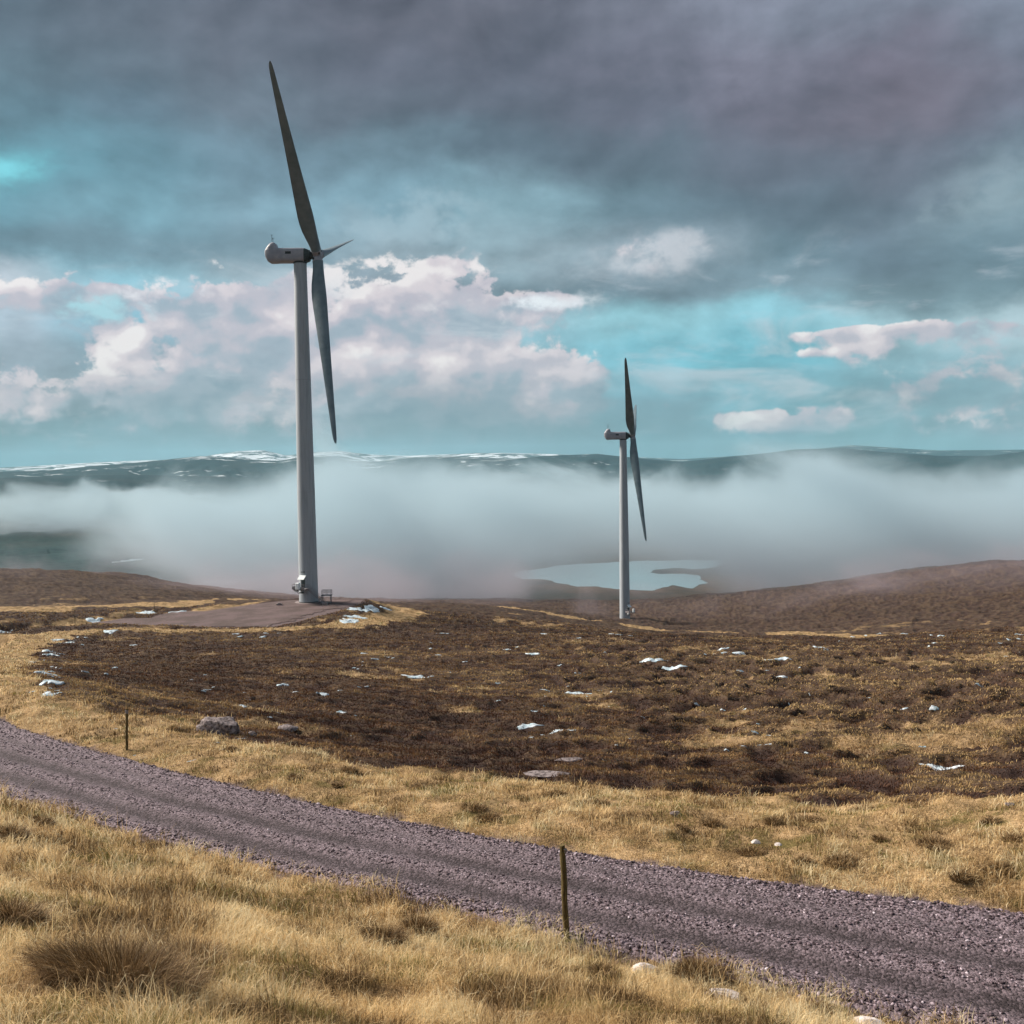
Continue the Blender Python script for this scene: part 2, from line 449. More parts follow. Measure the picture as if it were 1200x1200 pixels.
def mat_new(name):
    m = bpy.data.materials.new(name); m.use_nodes = True; t = NT(m.node_tree); t.n.clear()
    out = t.new('ShaderNodeOutputMaterial'); return m, t, out
def principled(t, out, color, rough=.8, spec=.3, bump=None, bdist=.02, bstr=.5, metal=0.0):
    b = t.new('ShaderNodeBsdfPrincipled'); t._in(b.inputs['Base Color'], color); t._in(b.inputs['Roughness'], rough)
    b.inputs['Specular IOR Level'].default_value = spec; b.inputs['Metallic'].default_value = metal
    if bump is not None:
        n = t.new('ShaderNodeBump'); n.inputs['Strength'].default_value = bstr; n.inputs['Distance'].default_value = bdist
        t._in(n.inputs['Height'], bump); t.link(n.outputs[0], b.inputs['Normal'])
    t.link(b.outputs[0], out.inputs['Surface']); return b
def pos(t): return t.new('ShaderNodeNewGeometry').outputs['Position']

# ------------------------------------------------------------------ materials
M = {}
def mat_ground():
    m, t, out = mat_new('moorland'); p = pos(t)
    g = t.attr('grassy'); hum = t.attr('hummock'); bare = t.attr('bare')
    n1 = t.noise(p, .9, 6, .62); n2 = t.noise(p, 7, 5, .6); n3 = t.noise(p, .09, 4, .6); n4 = t.noise(p, 28, 3, .6)
    moor = t.ramp(t.m('ADD', t.m('MULTIPLY', n1, .6), t.m('MULTIPLY', n2, .4)), [(.33, (.016, .010, .009, 1)), (.46, (.040, .023, .017, 1)), (.56, (.050, .032, .028, 1)), (.68, (.082, .055, .043, 1))])
    moor = t.mix(t.ss(n3, .35, .65, 0, .55), moor, t.mix(n2, (.036, .022, .022, 1), (.085, .056, .042, 1)))
    # pale sedge on the tussock tops
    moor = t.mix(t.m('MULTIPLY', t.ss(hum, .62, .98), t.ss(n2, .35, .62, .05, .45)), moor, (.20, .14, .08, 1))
    straw = t.ramp(t.m('ADD', t.m('MULTIPLY', n1, .5), t.m('MULTIPLY', n4, .5)), [(.32, (.06, .040, .020, 1)), (.44, (.20, .13, .06, 1)), (.55, (.46, .31, .165, 1)), (.70, (.66, .48, .28, 1))])
    moss = t.mix(n4, (.05, .048, .013, 1), (.16, .135, .04, 1))
    straw = t.mix(t.ss(t.noise(p, .7, 4, .6), .52, .66, 0, .7), straw, moss)
    c = t.mix(t.ss(t.m('ADD', g, t.m('MULTIPLY', t.m('SUBTRACT', n2, .5), .5)), .3, .7), moor, straw)
    grit = t.mix(n4, (.09, .065, .065, 1), (.22, .17, .17, 1))
    c = t.mix(bare, c, grit)
    principled(t, out, c, .95, .1, t.m('ADD', n2, t.m('MULTIPLY', n4, .4)), .12, .7)
    return m
def mat_hills():
    m, t, out = mat_new('hillside'); p = pos(t); z = t.sep(p)[2]
    ny = t.sep(t.new('ShaderNodeNewGeometry').outputs['Normal'])
    n1 = t.noise(p, .004, 6, .6); n2 = t.noise(p, .02, 5, .65); y0 = t.sep(p)[1]
    c = t.ramp(n1, [(.36, (.020, .028, .024, 1)), (.5, (.045, .038, .030, 1)), (.62, (.085, .06, .042, 1))])
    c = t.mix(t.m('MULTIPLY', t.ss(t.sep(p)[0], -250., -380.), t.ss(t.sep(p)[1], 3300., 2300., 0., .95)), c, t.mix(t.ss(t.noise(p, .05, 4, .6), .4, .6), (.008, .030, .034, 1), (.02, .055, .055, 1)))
    c = t.mix(t.ss(y0, 2900., 4200., 0., .8), c, t.mix(n2, (.008, .034, .048, 1), (.024, .060, .074, 1)))  # far slopes go teal with distance: blue haze put into the base colour
    # old snow lying in streaks high up, more of it far away
    y = t.sep(p)[1]
    sc = t.vm('MULTIPLY', p, (.6, 1.0, 3.2))
    streak = t.noise(sc, .0042, 8, .72, .6)
    thr = t.lin(t.m('ADD', z, t.m('MULTIPLY', t.m('SUBTRACT', y, 8000.), .035)), -150., 260., .63, .475)
    sx = t.ss(t.sep(p)[0], -200., 2200., 0., .10)
    sn = t.ss(t.m('SUBTRACT', streak, t.m('ADD', thr, sx)), 0., .035)
    sn = t.m('MULTIPLY', sn, t.ss(y, 3800., 5000.))
    c = t.mix(sn, c, (.72, .78, .84, 1))
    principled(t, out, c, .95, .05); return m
def mat_gravel(name, dark, light, tracks=True):
    m, t, out = mat_new(name); p = pos(t)
    v = t.new('ShaderNodeTexVoronoi'); v.inputs['Scale'].default_value = 19; v.inputs['Randomness'].default_value = 1
    t.link(t.vm('ADD', p, t.vm('SCALE', t.noise(p, 20, 2, .5, out=1), .05)), v.inputs['Vector'])
    tone = t.sep(v.outputs['Color'])[0]
    n1 = t.noise(p, 1.3, 4, .6); n2 = t.noise(p, 70, 3, .6)
    f = t.m('ADD', t.m('MULTIPLY', tone, .62), t.m('MULTIPLY', n2, .38))
    c = t.ramp(f, [(.15, dark), (.45, tuple(a * .55 + b * .45 for a, b in zip(dark, light))), (.9, light)])
    if not tracks:
        c = t.mix(t.ss(t.noise(p, .22, 5, .65), .38, .62, 0., .8), c, t.mix(n2, (.050, .036, .034, 1), (.12, .085, .075, 1)))
    if tracks:
        tr = t.attr('worn')
        c = t.mix(t.m('MULTIPLY', tr, t.ss(t.m('ADD', t.m('MULTIPLY', n1, .6), t.m('MULTIPLY', tone, .4)), .25, .7, 1., .7)), c, tuple(x * .9 for x in dark[:3]) + (1,))
    h = t.m('SUBTRACT', 1., v.outputs['Distance'])
    principled(t, out, c, .9, .25, t.m('ADD', h, t.m('MULTIPLY', n2, .5)), .035, .8); return m
def mat_blade(name, stops, trans=.35, rough=.7):
    m, t, out = mat_new(name)
    tone = t.attr('tone'); v = t.attr('along')
    c = t.ramp(tone, stops)
    c = t.mix(t.ss(v, 0., .6, .75, 0.), c, t.mix(.5, c, (.05, .035, .015, 1)))   # darker and browner towards the foot of each blade
    d = t.new('ShaderNodeBsdfPrincipled'); t._in(d.inputs['Base Color'], c); d.inputs['Roughness'].default_value = rough; d.inputs['Specular IOR Level'].default_value = .2
    tr = t.new('ShaderNodeBsdfTranslucent'); t._in(tr.inputs[0], c)
    mx = t.new('ShaderNodeMixShader'); mx.inputs[0].default_value = trans
    t.link(d.outputs[0], mx.inputs[1]); t.link(tr.outputs[0], mx.inputs[2]); t.link(mx.outputs[0], out.inputs['Surface']); return m
def mat_simple(name, c1, c2, scale, rough=.7, spec=.3, detail=5, bump=.0, bdist=.01, metal=0., stretch=None):
    m, t, out = mat_new(name); co = t.new('ShaderNodeTexCoord').outputs['Object']
    if stretch: co = t.vm('MULTIPLY', co, stretch)
    n = t.noise(co, scale, detail, .6)
    principled(t, out, t.mix(t.ss(n, .32, .68), c1, c2), t.lin(n, .3, .7, rough * .85, min(1, rough * 1.15)), spec, n if bump else None, bdist, bump or .1, metal); return m
def mat_paint():
    m, t, out = mat_new('weathered_white_paint'); co = t.new('ShaderNodeTexCoord').outputs['Object']
    st = t.noise(t.vm('MULTIPLY', co, (1.6, 1.6, .12)), 1.2, 6, .65)
    sp = t.noise(co, 2.2, 5, .7)
    c = t.mix(t.ss(st, .42, .68, 0., .5), (.38, .42, .46, 1), (.22, .25, .28, 1))
    c = t.mix(t.ss(sp, .70, .76, 0., .7), c, (.13, .13, .13, 1))
    principled(t, out, c, .55, .35); return m
M['ground'] = mat_ground(); M['hills'] = mat_hills()
M['road'] = mat_gravel('road_gravel', (.042, .032, .035, 1), (.33, .26, .295, 1))
M['pad'] = mat_gravel('pad_gravel', (.085, .055, .055, 1), (.20, .145, .145, 1), False)
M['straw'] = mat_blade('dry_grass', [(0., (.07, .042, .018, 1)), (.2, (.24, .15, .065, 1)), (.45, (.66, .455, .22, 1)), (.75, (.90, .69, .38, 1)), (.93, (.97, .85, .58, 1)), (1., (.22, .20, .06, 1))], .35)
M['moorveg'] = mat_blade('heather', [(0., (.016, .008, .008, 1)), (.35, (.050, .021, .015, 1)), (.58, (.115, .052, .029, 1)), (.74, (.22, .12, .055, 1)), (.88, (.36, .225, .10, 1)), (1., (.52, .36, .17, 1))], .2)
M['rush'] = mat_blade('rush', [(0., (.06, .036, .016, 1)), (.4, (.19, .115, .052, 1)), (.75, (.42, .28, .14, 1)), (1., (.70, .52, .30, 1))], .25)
M['stone'] = mat_simple('granite', (.06, .048, .048, 1), (.33, .28, .28, 1), 9, .9, .2, bump=.6, bdist=.03)
M['palestone'] = mat_simple('pale_quartz_stone', (.50, .44, .42, 1), (.80, .74, .72, 1), 7, .85, .2, bump=.4, bdist=.02)
def mat_chip():
    m, t, out = mat_new('gravel_chips'); c = t.ramp(t.attr('tone'), [(0., (.05, .036, .041, 1)), (.45, (.14, .102, .118, 1)), (.8, (.34, .275, .315, 1)), (1., (.72, .63, .69, 1))])
    principled(t, out, c, .85, .3); return m
M['chip'] = mat_chip()
M['snow'] = mat_simple('old_snow', (.38, .54, .62, 1), (.68, .74, .80, 1), 3, .6, .3, bump=.3, bdist=.03)
M['wood'] = mat_simple('weathered_post_wood', (.055, .040, .018, 1), (.17, .13, .055, 1), 6, .9, .15, bump=.8, bdist=.01, stretch=(8, 8, .8))
M['paint'] = mat_paint()
M['blade'] = mat_simple('blade_gelcoat', (.12, .175, .205, 1), (.18, .235, .27, 1), .4, .45, .4)
M['nacelle'] = mat_simple('nacelle_gelcoat', (.27, .28, .32, 1), (.36, .36, .40, 1), .6, .5, .35)
M['steel'] = mat_simple('galvanised_steel', (.16, .15, .16, 1), (.32, .30, .31, 1), 4, .6, .4, metal=.3)
M['dark'] = mat_simple('dark_steel', (.025, .035, .038, 1), (.06, .075, .08, 1), 3, .6, .4, metal=.2)
M['white'] = mat_simple('cabinet_white', (.68, .74, .76, 1), (.80, .84, .86, 1), 2, .5, .35)
M['concrete'] = mat_simple('concrete', (.22, .18, .18, 1), (.34, .29, .28, 1), 4, .9, .2)
def mat_water():
    m, t, out = mat_new('loch_water'); p = pos(t)
    n = t.noise(t.vm('MULTIPLY', p, (.4, 1., 1.)), .05, 5, .6)
    b = principled(t, out, (.20, .30, .34, 1), .30, .5, n, 1.2, .35); b.inputs['IOR'].default_value = 1.33; return m
M['water'] = mat_water()

# ------------------------------------------------------------------ ground sheets (one polar grid, split by distance)
def azcols():
    core = np.arange(-33, 33.001, .075)
    rest = np.r_[np.linspace(33, 60, 60)[1:], np.linspace(60, 300, 60)[1:], np.linspace(300, 327, 60)[1:-1]]
    return np.radians(np.r_[core, rest])
AZ = azcols()
def radii():
    L = [2.0]
    while L[-1] < 30000:
        r = L[-1]
        k = .02 if r < 6 else .006 if r < 25 else .0042 if r < 260 else .007 if r < 1000 else .010 if r < 9000 else .016
        L.append(r * (1 + k))
    return np.array(L)
RR = radii()
ksplit = int(np.searchsorted(RR, 1150))
def sheet(name, rs, mat, centre=False):
    nr, na = len(rs), len(AZ)
    rg, ag = np.meshgrid(rs, AZ, indexing='ij')
    x = (rg * np.sin(ag)).ravel(); y = (rg * np.cos(ag)).ravel()
    z, mk, rd, side, g, a, pd, td = ground_z(x, y, True)
    # gravel shoulders
    bare = np.maximum(1 - sstep(-.1, .5, rd + (fbm(x * 2, y * 2, 3, 9) - .5) * 1.0), sstep(-1.5, 0, pd))
    V = np.stack([x, y, z], 1)
    i = np.arange(nr - 1)[:, None] * na; j = np.arange(na)[None]; j2 = (j + 1) % na
    f = np.stack([(i + j), (i + na + j), (i + na + j2), (i + j2)], -1).reshape(-1, 4)[:, ::-1]
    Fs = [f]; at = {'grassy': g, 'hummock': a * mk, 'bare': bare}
    if centre:
        V = np.vstack([V, [0, 0, -1.72]]); c = len(V) - 1
        Fs.append(np.stack([np.full(na, c), j2.ravel(), j.ravel()], 1))
        at = {k: np.r_[v, v[0]] for k, v in at.items()}
    return mesh_np(name, V, Fs, mat, attrs=at)
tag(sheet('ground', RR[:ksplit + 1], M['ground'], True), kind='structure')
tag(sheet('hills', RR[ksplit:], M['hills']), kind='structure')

# loch water
def sheet_flat(name, poly, z, mat):
    c = poly.mean(0); P = c + (poly - c) * 1.25
    V = [(a, b, z) for a, b in P] + [(c[0], c[1], z)]
    return V
wx0, wx1, wy0, wy1 = -1500, 1200, 1350, 2750
V = [(wx0, wy0, WATER), (wx1, wy0, WATER), (wx1, wy1, WATER), (wx0, wy1, WATER)]
tag(mesh_np('loch_water', V, np.array([[0, 1, 2, 3]]), M['water']), kind='structure')

# road surface
def tracks(S, X, Y):
    w = (fbm(X / 6, Y / 6, 2, 48) - .5) * .25
    return np.clip(np.exp(-((S + .60 + w) / .20) ** 2) + np.exp(-((S - .02 + w) / .19) ** 2) + .5 * np.exp(-((S - .5 + w) / .12) ** 2), 0, 1)
def road_mesh():
    P = resamp(CEN, 700); hf = np.interp(np.linspace(0, 1, 700), np.linspace(0, 1, 90), HALF)
    tg = np.gradient(P[:, :2], axis=0); tg /= np.hypot(*tg.T)[:, None]; nv = np.stack([-tg[:, 1], tg[:, 0]], 1)
    nc = 56; s = np.linspace(-1.1, 1.1, nc)
    X = P[:, None, 0] + nv[:, None, 0] * s[None] * hf[:, None]; Y = P[:, None, 1] + nv[:, None, 1] * s[None] * hf[:, None]
    S = np.broadcast_to(s, X.shape)
    tr = tracks(S, X, Y)
    worn = tr * (.75 + .5 * fbm(X / 3, Y / 3, 3, 41))
    edge = sstep(1.0, 1.1, np.abs(S) + (fbm(X * 1.5, Y * 1.5, 3, 44) - .5) * .12)
    Z = P[:, None, 2] + .035 + .05 * (1 - S ** 2) - .05 * tr + (fbm(X * 2, Y * 2, 3, 43) - .5) * .05 + (fbm(X * 14, Y * 14, 2, 47) - .5) * .02 - edge * .16
    V = np.stack([X, Y, Z], -1).reshape(-1, 3)
    i = np.arange(699)[:, None] * nc; j = np.arange(nc - 1)[None]
    f = np.stack([i + j, i + nc + j, i + nc + j + 1, i + j + 1], -1).reshape(-1, 4)[:, ::-1]
    return tag(mesh_np('road', V, f, M['road'], attrs={'worn': np.clip(worn, 0, 1).ravel()}), kind='structure')
road_mesh()
def grid_sheet(name, x0, x1, y0, y1, step, mask, zoff, mat):
    xs = np.arange(x0, x1, step); ys = np.arange(y0, y1, step); X, Y = np.meshgrid(xs, ys, indexing='ij')
    k = mask(X, Y); Z = ground_z(X.ravel(), Y.ravel()).reshape(X.shape) + zoff
    n2 = len(ys); idx = np.arange(X.size).reshape(X.shape)
    keep = (k[:-1, :-1] & k[1:, :-1] & k[1:, 1:] & k[:-1, 1:])
    f = np.stack([idx[:-1, :-1], idx[1:, :-1], idx[1:, 1:], idx[:-1, 1:]], -1)[keep]
    return mesh_np(name, np.stack([X, Y, Z], -1).reshape(-1, 3), f, mat)
def padmask(X, Y):
    n = (fbm(X / 3.5, Y / 3.5, 4, 51) - .5) * 9
    return (poly_sdf(PADP, X, Y) + n > .8) | (line_dist(TRK, X, Y)[0] + n * .15 < 3.6)
tag(grid_sheet('gravel_pad', -125, -24, 165, 250, .6, padmask, .09, M['pad']), kind='structure')

# ------------------------------------------------------------------ vegetation: ribbons of real size
def ribbons(name, root, h, lean, leanaz, w, tone, mat, seg=3, curl=.5, kind='stuff', parent=None, origin=None):
    n = len(root); fa = rng.uniform(0, 2 * math.pi, n)
    side = np.stack([np.cos(fa), np.sin(fa), np.zeros(n)], 1)
    ld = np.stack([np.cos(leanaz), np.sin(leanaz), np.zeros(n)], 1)
    V = np.zeros((n, 2 * seg + 1, 3), np.float32); al = np.zeros((n, 2 * seg + 1), np.float32)
    for k in range(seg + 1):
        t = k / seg
        ang = lean * (t ** (1 + curl))
        c = root + ld * (np.sin(ang) * h * t)[:, None] + np.array([0, 0, 1.]) * (np.cos(ang) * h * t)[:, None]
        ww = w * (1 - t) ** .6 * .5
        if k < seg:
            V[:, 2 * k] = c - side * ww[:, None]; V[:, 2 * k + 1] = c + side * ww[:, None]; al[:, 2 * k] = al[:, 2 * k + 1] = t
        else: V[:, 2 * seg] = c; al[:, 2 * seg] = 1
    m_ = 2 * seg + 1; b = (np.arange(n) * m_)[:, None]
    q = [b + np.array([[2 * k, 2 * k + 1, 2 * k + 3, 2 * k + 2]]) for k in range(seg - 1)]
    q = np.concatenate(q) if q else np.zeros((0, 4), int); tri = b + np.array([[2 * seg - 2, 2 * seg - 1, 2 * seg]])
    P = V.reshape(-1, 3)
    if origin is not None: P = P - np.asarray(origin, np.float32)
    o = mesh_np(name, P, [q, tri], mat, attrs={'tone': np.repeat(tone, m_), 'along': al.ravel()}, parent=parent)
    return o

def logpolar(n, r0_, r1_, a0=-31, a1=31, p=0.0):
    u = rng.random(n); lr = math.log(r0_) + (math.log(r1_) - math.log(r0_)) * u ** (1 + p)
    r = np.exp(lr); a = np.radians(rng.uniform(a0, a1, n)); return r * np.sin(a), r * np.cos(a), r

def grass_field():
    R_, H_, L_, A_, W2, T_ = [], [], [], [], [], []
    def emit(x, y, r, z, g, hs, tone_bias, wk=1.0):
        n = len(x)
        cl = np.clip((fbm(x / .7, y / .7, 4, 400) - .5) * 1.7 + .5, 0, 1); cl2 = fbm(x / 4, y / 4, 3, 410)
        h = hs * (.30 + 1.1 * cl) * rng.uniform(.4, 1.2, n) * np.where(rng.random(n) < .03, 1.7, 1.)
        la = fbm(x / 1.1, y / 1.1, 3, 420) * 16 + rng.normal(0, 1.3, n)
        lean = np.abs(rng.normal(.75, .4, n))
        w = np.maximum(.0035, r * .00055) * rng.uniform(.7, 1.5, n) * wk
        moss = sstep(.50, .64, fbm(x / 1.4 + 40, y / 1.4, 3, 430)) * rng.random(n)
        tone = np.clip(rng.normal(.58, .19, n) + (cl2 - .5) * .5 + (cl - .5) * .75 + tone_bias, 0.02, .95)
        dk = sstep(.54, .64, fbm(x / 1.1 + 9, y / 1.1, 3, 440)); tone = tone - .55 * dk * (rng.random(n) < .8); h = h * (1 + .35 * dk)
        tone = np.clip(tone, .02, .95); tone = np.where(moss > .42, 1.0, tone); h = np.where(moss > .42, h * .6, h)
        R_.append(np.stack([x, y, z - .02], 1)); H_.append(h); L_.append(lean); A_.append(la); W2.append(w); T_.append(tone)
    # near bank
    x, y, r = logpolar(430000, 5.0, 48, p=-.2)
    z, mk, rd, side, g, a, pd, td = ground_z(x, y, True)
    k = (side < 0) & (rd > -.25 + (rng.random(len(x)) ** 2) * .5 + (fbm(x, y, 3, 450) - .5) * .9) & (r < 60)
    emit(x[k], y[k], r[k], z[k], g[k], np.interp(r[k], [5, 14, 40], [.20, .30, .34]), .0)
    # far verge
    x, y, r = logpolar(460000, 19, 210)
    z, mk, rd, side, g, a, pd, td = ground_z(x, y, True)
    k = (side > 0) & (rd > -.05 + rng.random(len(x)) * .4) & (g > .45 + rng.random(len(x)) * .25) & (pd < -.3) & (td > 3.5)
    emit(x[k], y[k], r[k], z[k], g[k], np.interp(r[k], [20, 60, 200], [.20, .24, .30]), -.03 )
    root = np.concatenate(R_); cat = lambda L: np.concatenate(L)
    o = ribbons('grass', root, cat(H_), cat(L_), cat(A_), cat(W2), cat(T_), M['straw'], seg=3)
    tag(o, 'dry straw coloured grass on both sides of the gravel road', kind='stuff')
    # moor vegetation
    x, y, r = logpolar(820000, 27, 700)
    z, mk, rd, side, g, a, pd, td = ground_z(x, y, True)
    k = (side > 0) & (rd > .6) & (g < .55) & (pd < -.5) & (td > 4)
    x, y, r, z, g, a = x[k], y[k], r[k], z[k], g[k], a[k]; n = len(x)
    cl = fbm(x / 1.3, y / 1.3, 3, 500); c3 = fbm(x / 9, y / 6, 4, 520)
    mnd = sstep(-12, 22, x) * (1 - sstep(110, 220, r))
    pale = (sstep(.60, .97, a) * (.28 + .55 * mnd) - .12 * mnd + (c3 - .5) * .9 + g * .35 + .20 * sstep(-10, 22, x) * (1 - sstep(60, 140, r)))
    c5 = np.clip((fbm(x / 22, y / 14, 4, 540) - .5) * 2.2, -.5, .5)
    tone = np.clip(rng.normal(.47, .10, n) + pale * .75 + (cl - .5) * .5 + c5 * .45 - .10 * sstep(300, 450, r), 0, 1)
    h = np.interp(r, [27, 80, 300, 700], [.13, .17, .32, .7]) * (.35 + 1.3 * cl) * rng.uniform(.5, 1.2, n)
    w = np.maximum(.006, r * .0008) * rng.uniform(.7, 1.6, n)
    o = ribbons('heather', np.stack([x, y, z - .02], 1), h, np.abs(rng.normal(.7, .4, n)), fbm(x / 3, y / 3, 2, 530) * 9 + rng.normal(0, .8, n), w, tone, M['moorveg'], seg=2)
    tag(o, 'dark brown heather and sedge covering the moor', kind='stuff')
grass_field()

def tall_stems():
    P, n = [], 70
    for k in range(n):
        px = rng.uniform(640, 1000); p = hitg(px, np.interp(px, [640, 1000], [1103, 1196]) + rng.uniform(-2, 22)); P.append((p[0], p[1], p[2] - .02))
    for k in range(60):
        px = rng.uniform(0, 640); p = hitg(px, np.interp(px, [0, 640], [960, 1105]) + rng.uniform(0, 90)); P.append((p[0], p[1], p[2] - .02))
    P = np.array(P); m_ = len(P)
    o = ribbons('tall_grass', P, rng.uniform(.45, .85, m_), np.abs(rng.normal(.3, .2, m_)), rng.uniform(0, 6.28, m_), rng.uniform(.006, .010, m_), rng.uniform(.4, .9, m_), M['straw'], seg=5)
    tag(o, 'tall thin dead stems standing along the bank edge', kind='stuff')
tall_stems()

# loose stones on the road
def stones():
    ico = []
    t = (1 + 5 ** .5) / 2
    Vi = np.array([(-1, t, 0), (1, t, 0), (-1, -t, 0), (1, -t, 0), (0, -1, t), (0, 1, t), (0, -1, -t), (0, 1, -t), (t, 0, -1), (t, 0, 1), (-t, 0, -1), (-t, 0, 1)]) / math.hypot(1, t)
    Fi = np.array([(0, 11, 5), (0, 5, 1), (0, 1, 7), (0, 7, 10), (0, 10, 11), (1, 5, 9), (5, 11, 4), (11, 10, 2), (10, 7, 6), (7, 1, 8), (3, 9, 4), (3, 4, 2), (3, 2, 6), (3, 6, 8), (3, 8, 9), (4, 9, 5), (2, 4, 11), (6, 2, 10), (8, 6, 7), (9, 8, 1)])
    x, y, r = logpolar(210000, 13, 75)
    d, par, side, rz, hf = road_info(x, y)
    s = side * d / hf
    tr = tracks(s, x, y)
    patch = fbm(x / 1.2, y / 1.2, 3, 610)
    k = (np.abs(s) < 1.0 + rng.random(len(x)) * .12) & (rng.random(len(x)) > tr * 1.2 * sstep(.1, .4, patch + .12))
    k &= (tr < .45) | (rng.random(len(x)) < .35)
    x, y, r, s, rz, tr = x[k], y[k], r[k], s[k], rz[k], tr[k]; n = len(x)
    z = rz + .035 + .05 * (1 - s ** 2) - .05 * tr + (fbm(x * 2, y * 2, 3, 43) - .5) * .05
    z = np.where(np.abs(s) > 1.02, ground_z(x, y), z)
    size = .011 + .022 * rng.random(n) ** 2 + .02 * sstep(.75, 1., np.abs(s)) * rng.random(n); size = np.maximum(size, r * .0006 * rng.uniform(.7, 1.3, n))
    P = Vi[None] * (1 + rng.uniform(-.3, .3, (n, 12, 1))) * size[:, None, None] * np.stack([rng.uniform(.8, 1.5, n), rng.uniform(.7, 1.2, n), rng.uniform(.45, .8, n)], 1)[:, None]
    th = rng.uniform(0, 6.28, n); c, s_ = np.cos(th)[:, None], np.sin(th)[:, None]
    tilt = rng.normal(0, .35, n)[:, None]
    px_, py_, pz_ = P[..., 0], P[..., 1], P[..., 2]
    py_, pz_ = py_ * np.cos(tilt) - pz_ * np.sin(tilt), py_ * np.sin(tilt) + pz_ * np.cos(tilt)
    P = np.stack([px_ * c - py_ * s_ + x[:, None], px_ * s_ + py_ * c + y[:, None], pz_ + (z + size * .25)[:, None]], -1)
    f = (Fi[None] + (np.arange(n) * 12)[:, None, None]).reshape(-1, 3)
    o = mesh_np('gravel', P.reshape(-1, 3), f, M['chip'], smooth=False, attrs={'tone': np.repeat(np.clip(rng.beta(1.0, 1.9, n), 0, 1), 12)})
    tag(o, 'loose purple grey stones covering the road', kind='stuff')
stones()

# ------------------------------------------------------------------ rush tussocks (single plants)
def tussock(px, py, wid, ht, n, label, group, dark=0.0, droop=1.0):
    p = hitg(px, py); x0, y0 = p[0], p[1]; z0 = gz(x0, y0)
    th = rng.uniform(0, 6.28, n); rad = wid * .5 * np.sqrt(rng.random(n)) * .75
    x = x0 + np.cos(th) * rad; y = y0 + np.sin(th) * rad * .8
    z = ground_z(x, y) - .03
    r = np.hypot(x, y)
    la = th + rng.normal(0, .5, n)
    lean = np.clip((rad / (wid * .5)) * 1.0 * droop + np.abs(rng.normal(.15, .25, n)), 0, 1.7)
    h = ht * rng.uniform(.55, 1.15, n) * (1 - .25 * (rad / (wid * .5)))
    w = np.maximum(.004, r * .0006) * rng.uniform(.7, 1.4, n)
    tone = np.clip(rng.beta(2., 2.2, n) + (rng.random(n) < .12) * .5 - dark - (.20 if group == G1 else 0), 0, 1)
    o = ribbons('rush_tussock', np.stack([x, y, z], 1), h, lean, la, w, tone, M['rush'], seg=4, curl=.6, origin=(x0, y0, z0))
    o.location = (x0, y0, z0)
    tag(o, label, 'grass tussock', group)
G1 = 'dark rush tussocks on the near grass bank'
tussock(140, 1162, 1.6, .52, 5600, 'largest brown rush tussock, spreading wide in the near bank at lower left', G1)
tussock(222, 1138, .8, .42, 2000, 'rush tussock joined to the right side of the largest one on the near bank', G1)
tussock(15, 1085, .8, .40, 1900, 'brown rush tussock cut by the left edge of the photo, on the near bank', G1)
tussock(12, 985, .9, .42, 1500, 'dark rush tussock at the top left corner of the near bank beside the road', G1)
tussock(50, 968, .6, .35, 900, 'small rush tussock just right of the topmost one on the near bank', G1)
tussock(450, 1110, .7, .46, 2300, 'upright dark rush tussock on the bank edge left of the near post', G1)
tussock(492, 1098, .7, .46, 2100, 'pale topped rush tussock on the bank edge, nearest the near post on its left', G1)
tussock(815, 1152, .85, .46, 3400, 'dense olive rush tussock on the bank edge between the two pale stones', G1)
tussock(706, 1146, .4, .32, 900, 'narrow rush tussock between the near post and the first pale stone', G1)
tussock(960, 1192, .45, .34, 900, 'last small rush tussock on the bank edge at the bottom right', G1)
G2 = 'dark tussocks on the far grass verge'
VT = [(270, 880), (205, 855), (410, 905), (555, 948), (572, 960), (395, 922), (655, 932), (705, 944), (800, 972), (835, 968), (948, 962), (1030, 985), (1160, 965), (1095, 990), (1170, 1020), (1010, 952), (880, 1000), (985, 1012), (905, 965), (1125, 1030), (1190, 985), (345, 912), (490, 925), (940, 1010)]
VL = ['beside the road bend near the far post', 'small tussock above the far post', 'beside the middle of the far verge', 'squat tussock right at the verge foot', 'wider tussock touching the squat one', 'low dark tussock at the road edge', 'tussock above the near post near the moor edge',
      'tussock up from the road behind the near post', 'broad dark tussock right of the near post across the road', 'twin of the broad dark tussock, on its right', 'round tussock high on the verge', 'round tussock in the middle of the verge at right', 'tussock high on the verge near the right edge',
      'tussock between two others near the right edge', 'large bushy tussock near the right edge beside the road', 'small tussock at the moor edge', 'flat tussock close to the road', 'flat tussock at the road edge further right', 'tussock above the two white pebbles', 'tussock at the roadside by the right edge',
      'tussock cut by the right edge of the photo', 'tussock a little above the road at left', 'tussock at the middle top of the verge', 'tussock among the stones at the road edge']
for i, ((a, b), l) in enumerate(zip(VT, VL)):
    tussock(a, b, rng.uniform(.35, 1.0), rng.uniform(.16, .30), 380, ('dark brown ' + l) if not l.startswith(('small', 'squat', 'wider', 'low', 'broad', 'round', 'flat', 'large', 'twin')) else l + ' on the far verge', G2, dark=.16, droop=1.15)

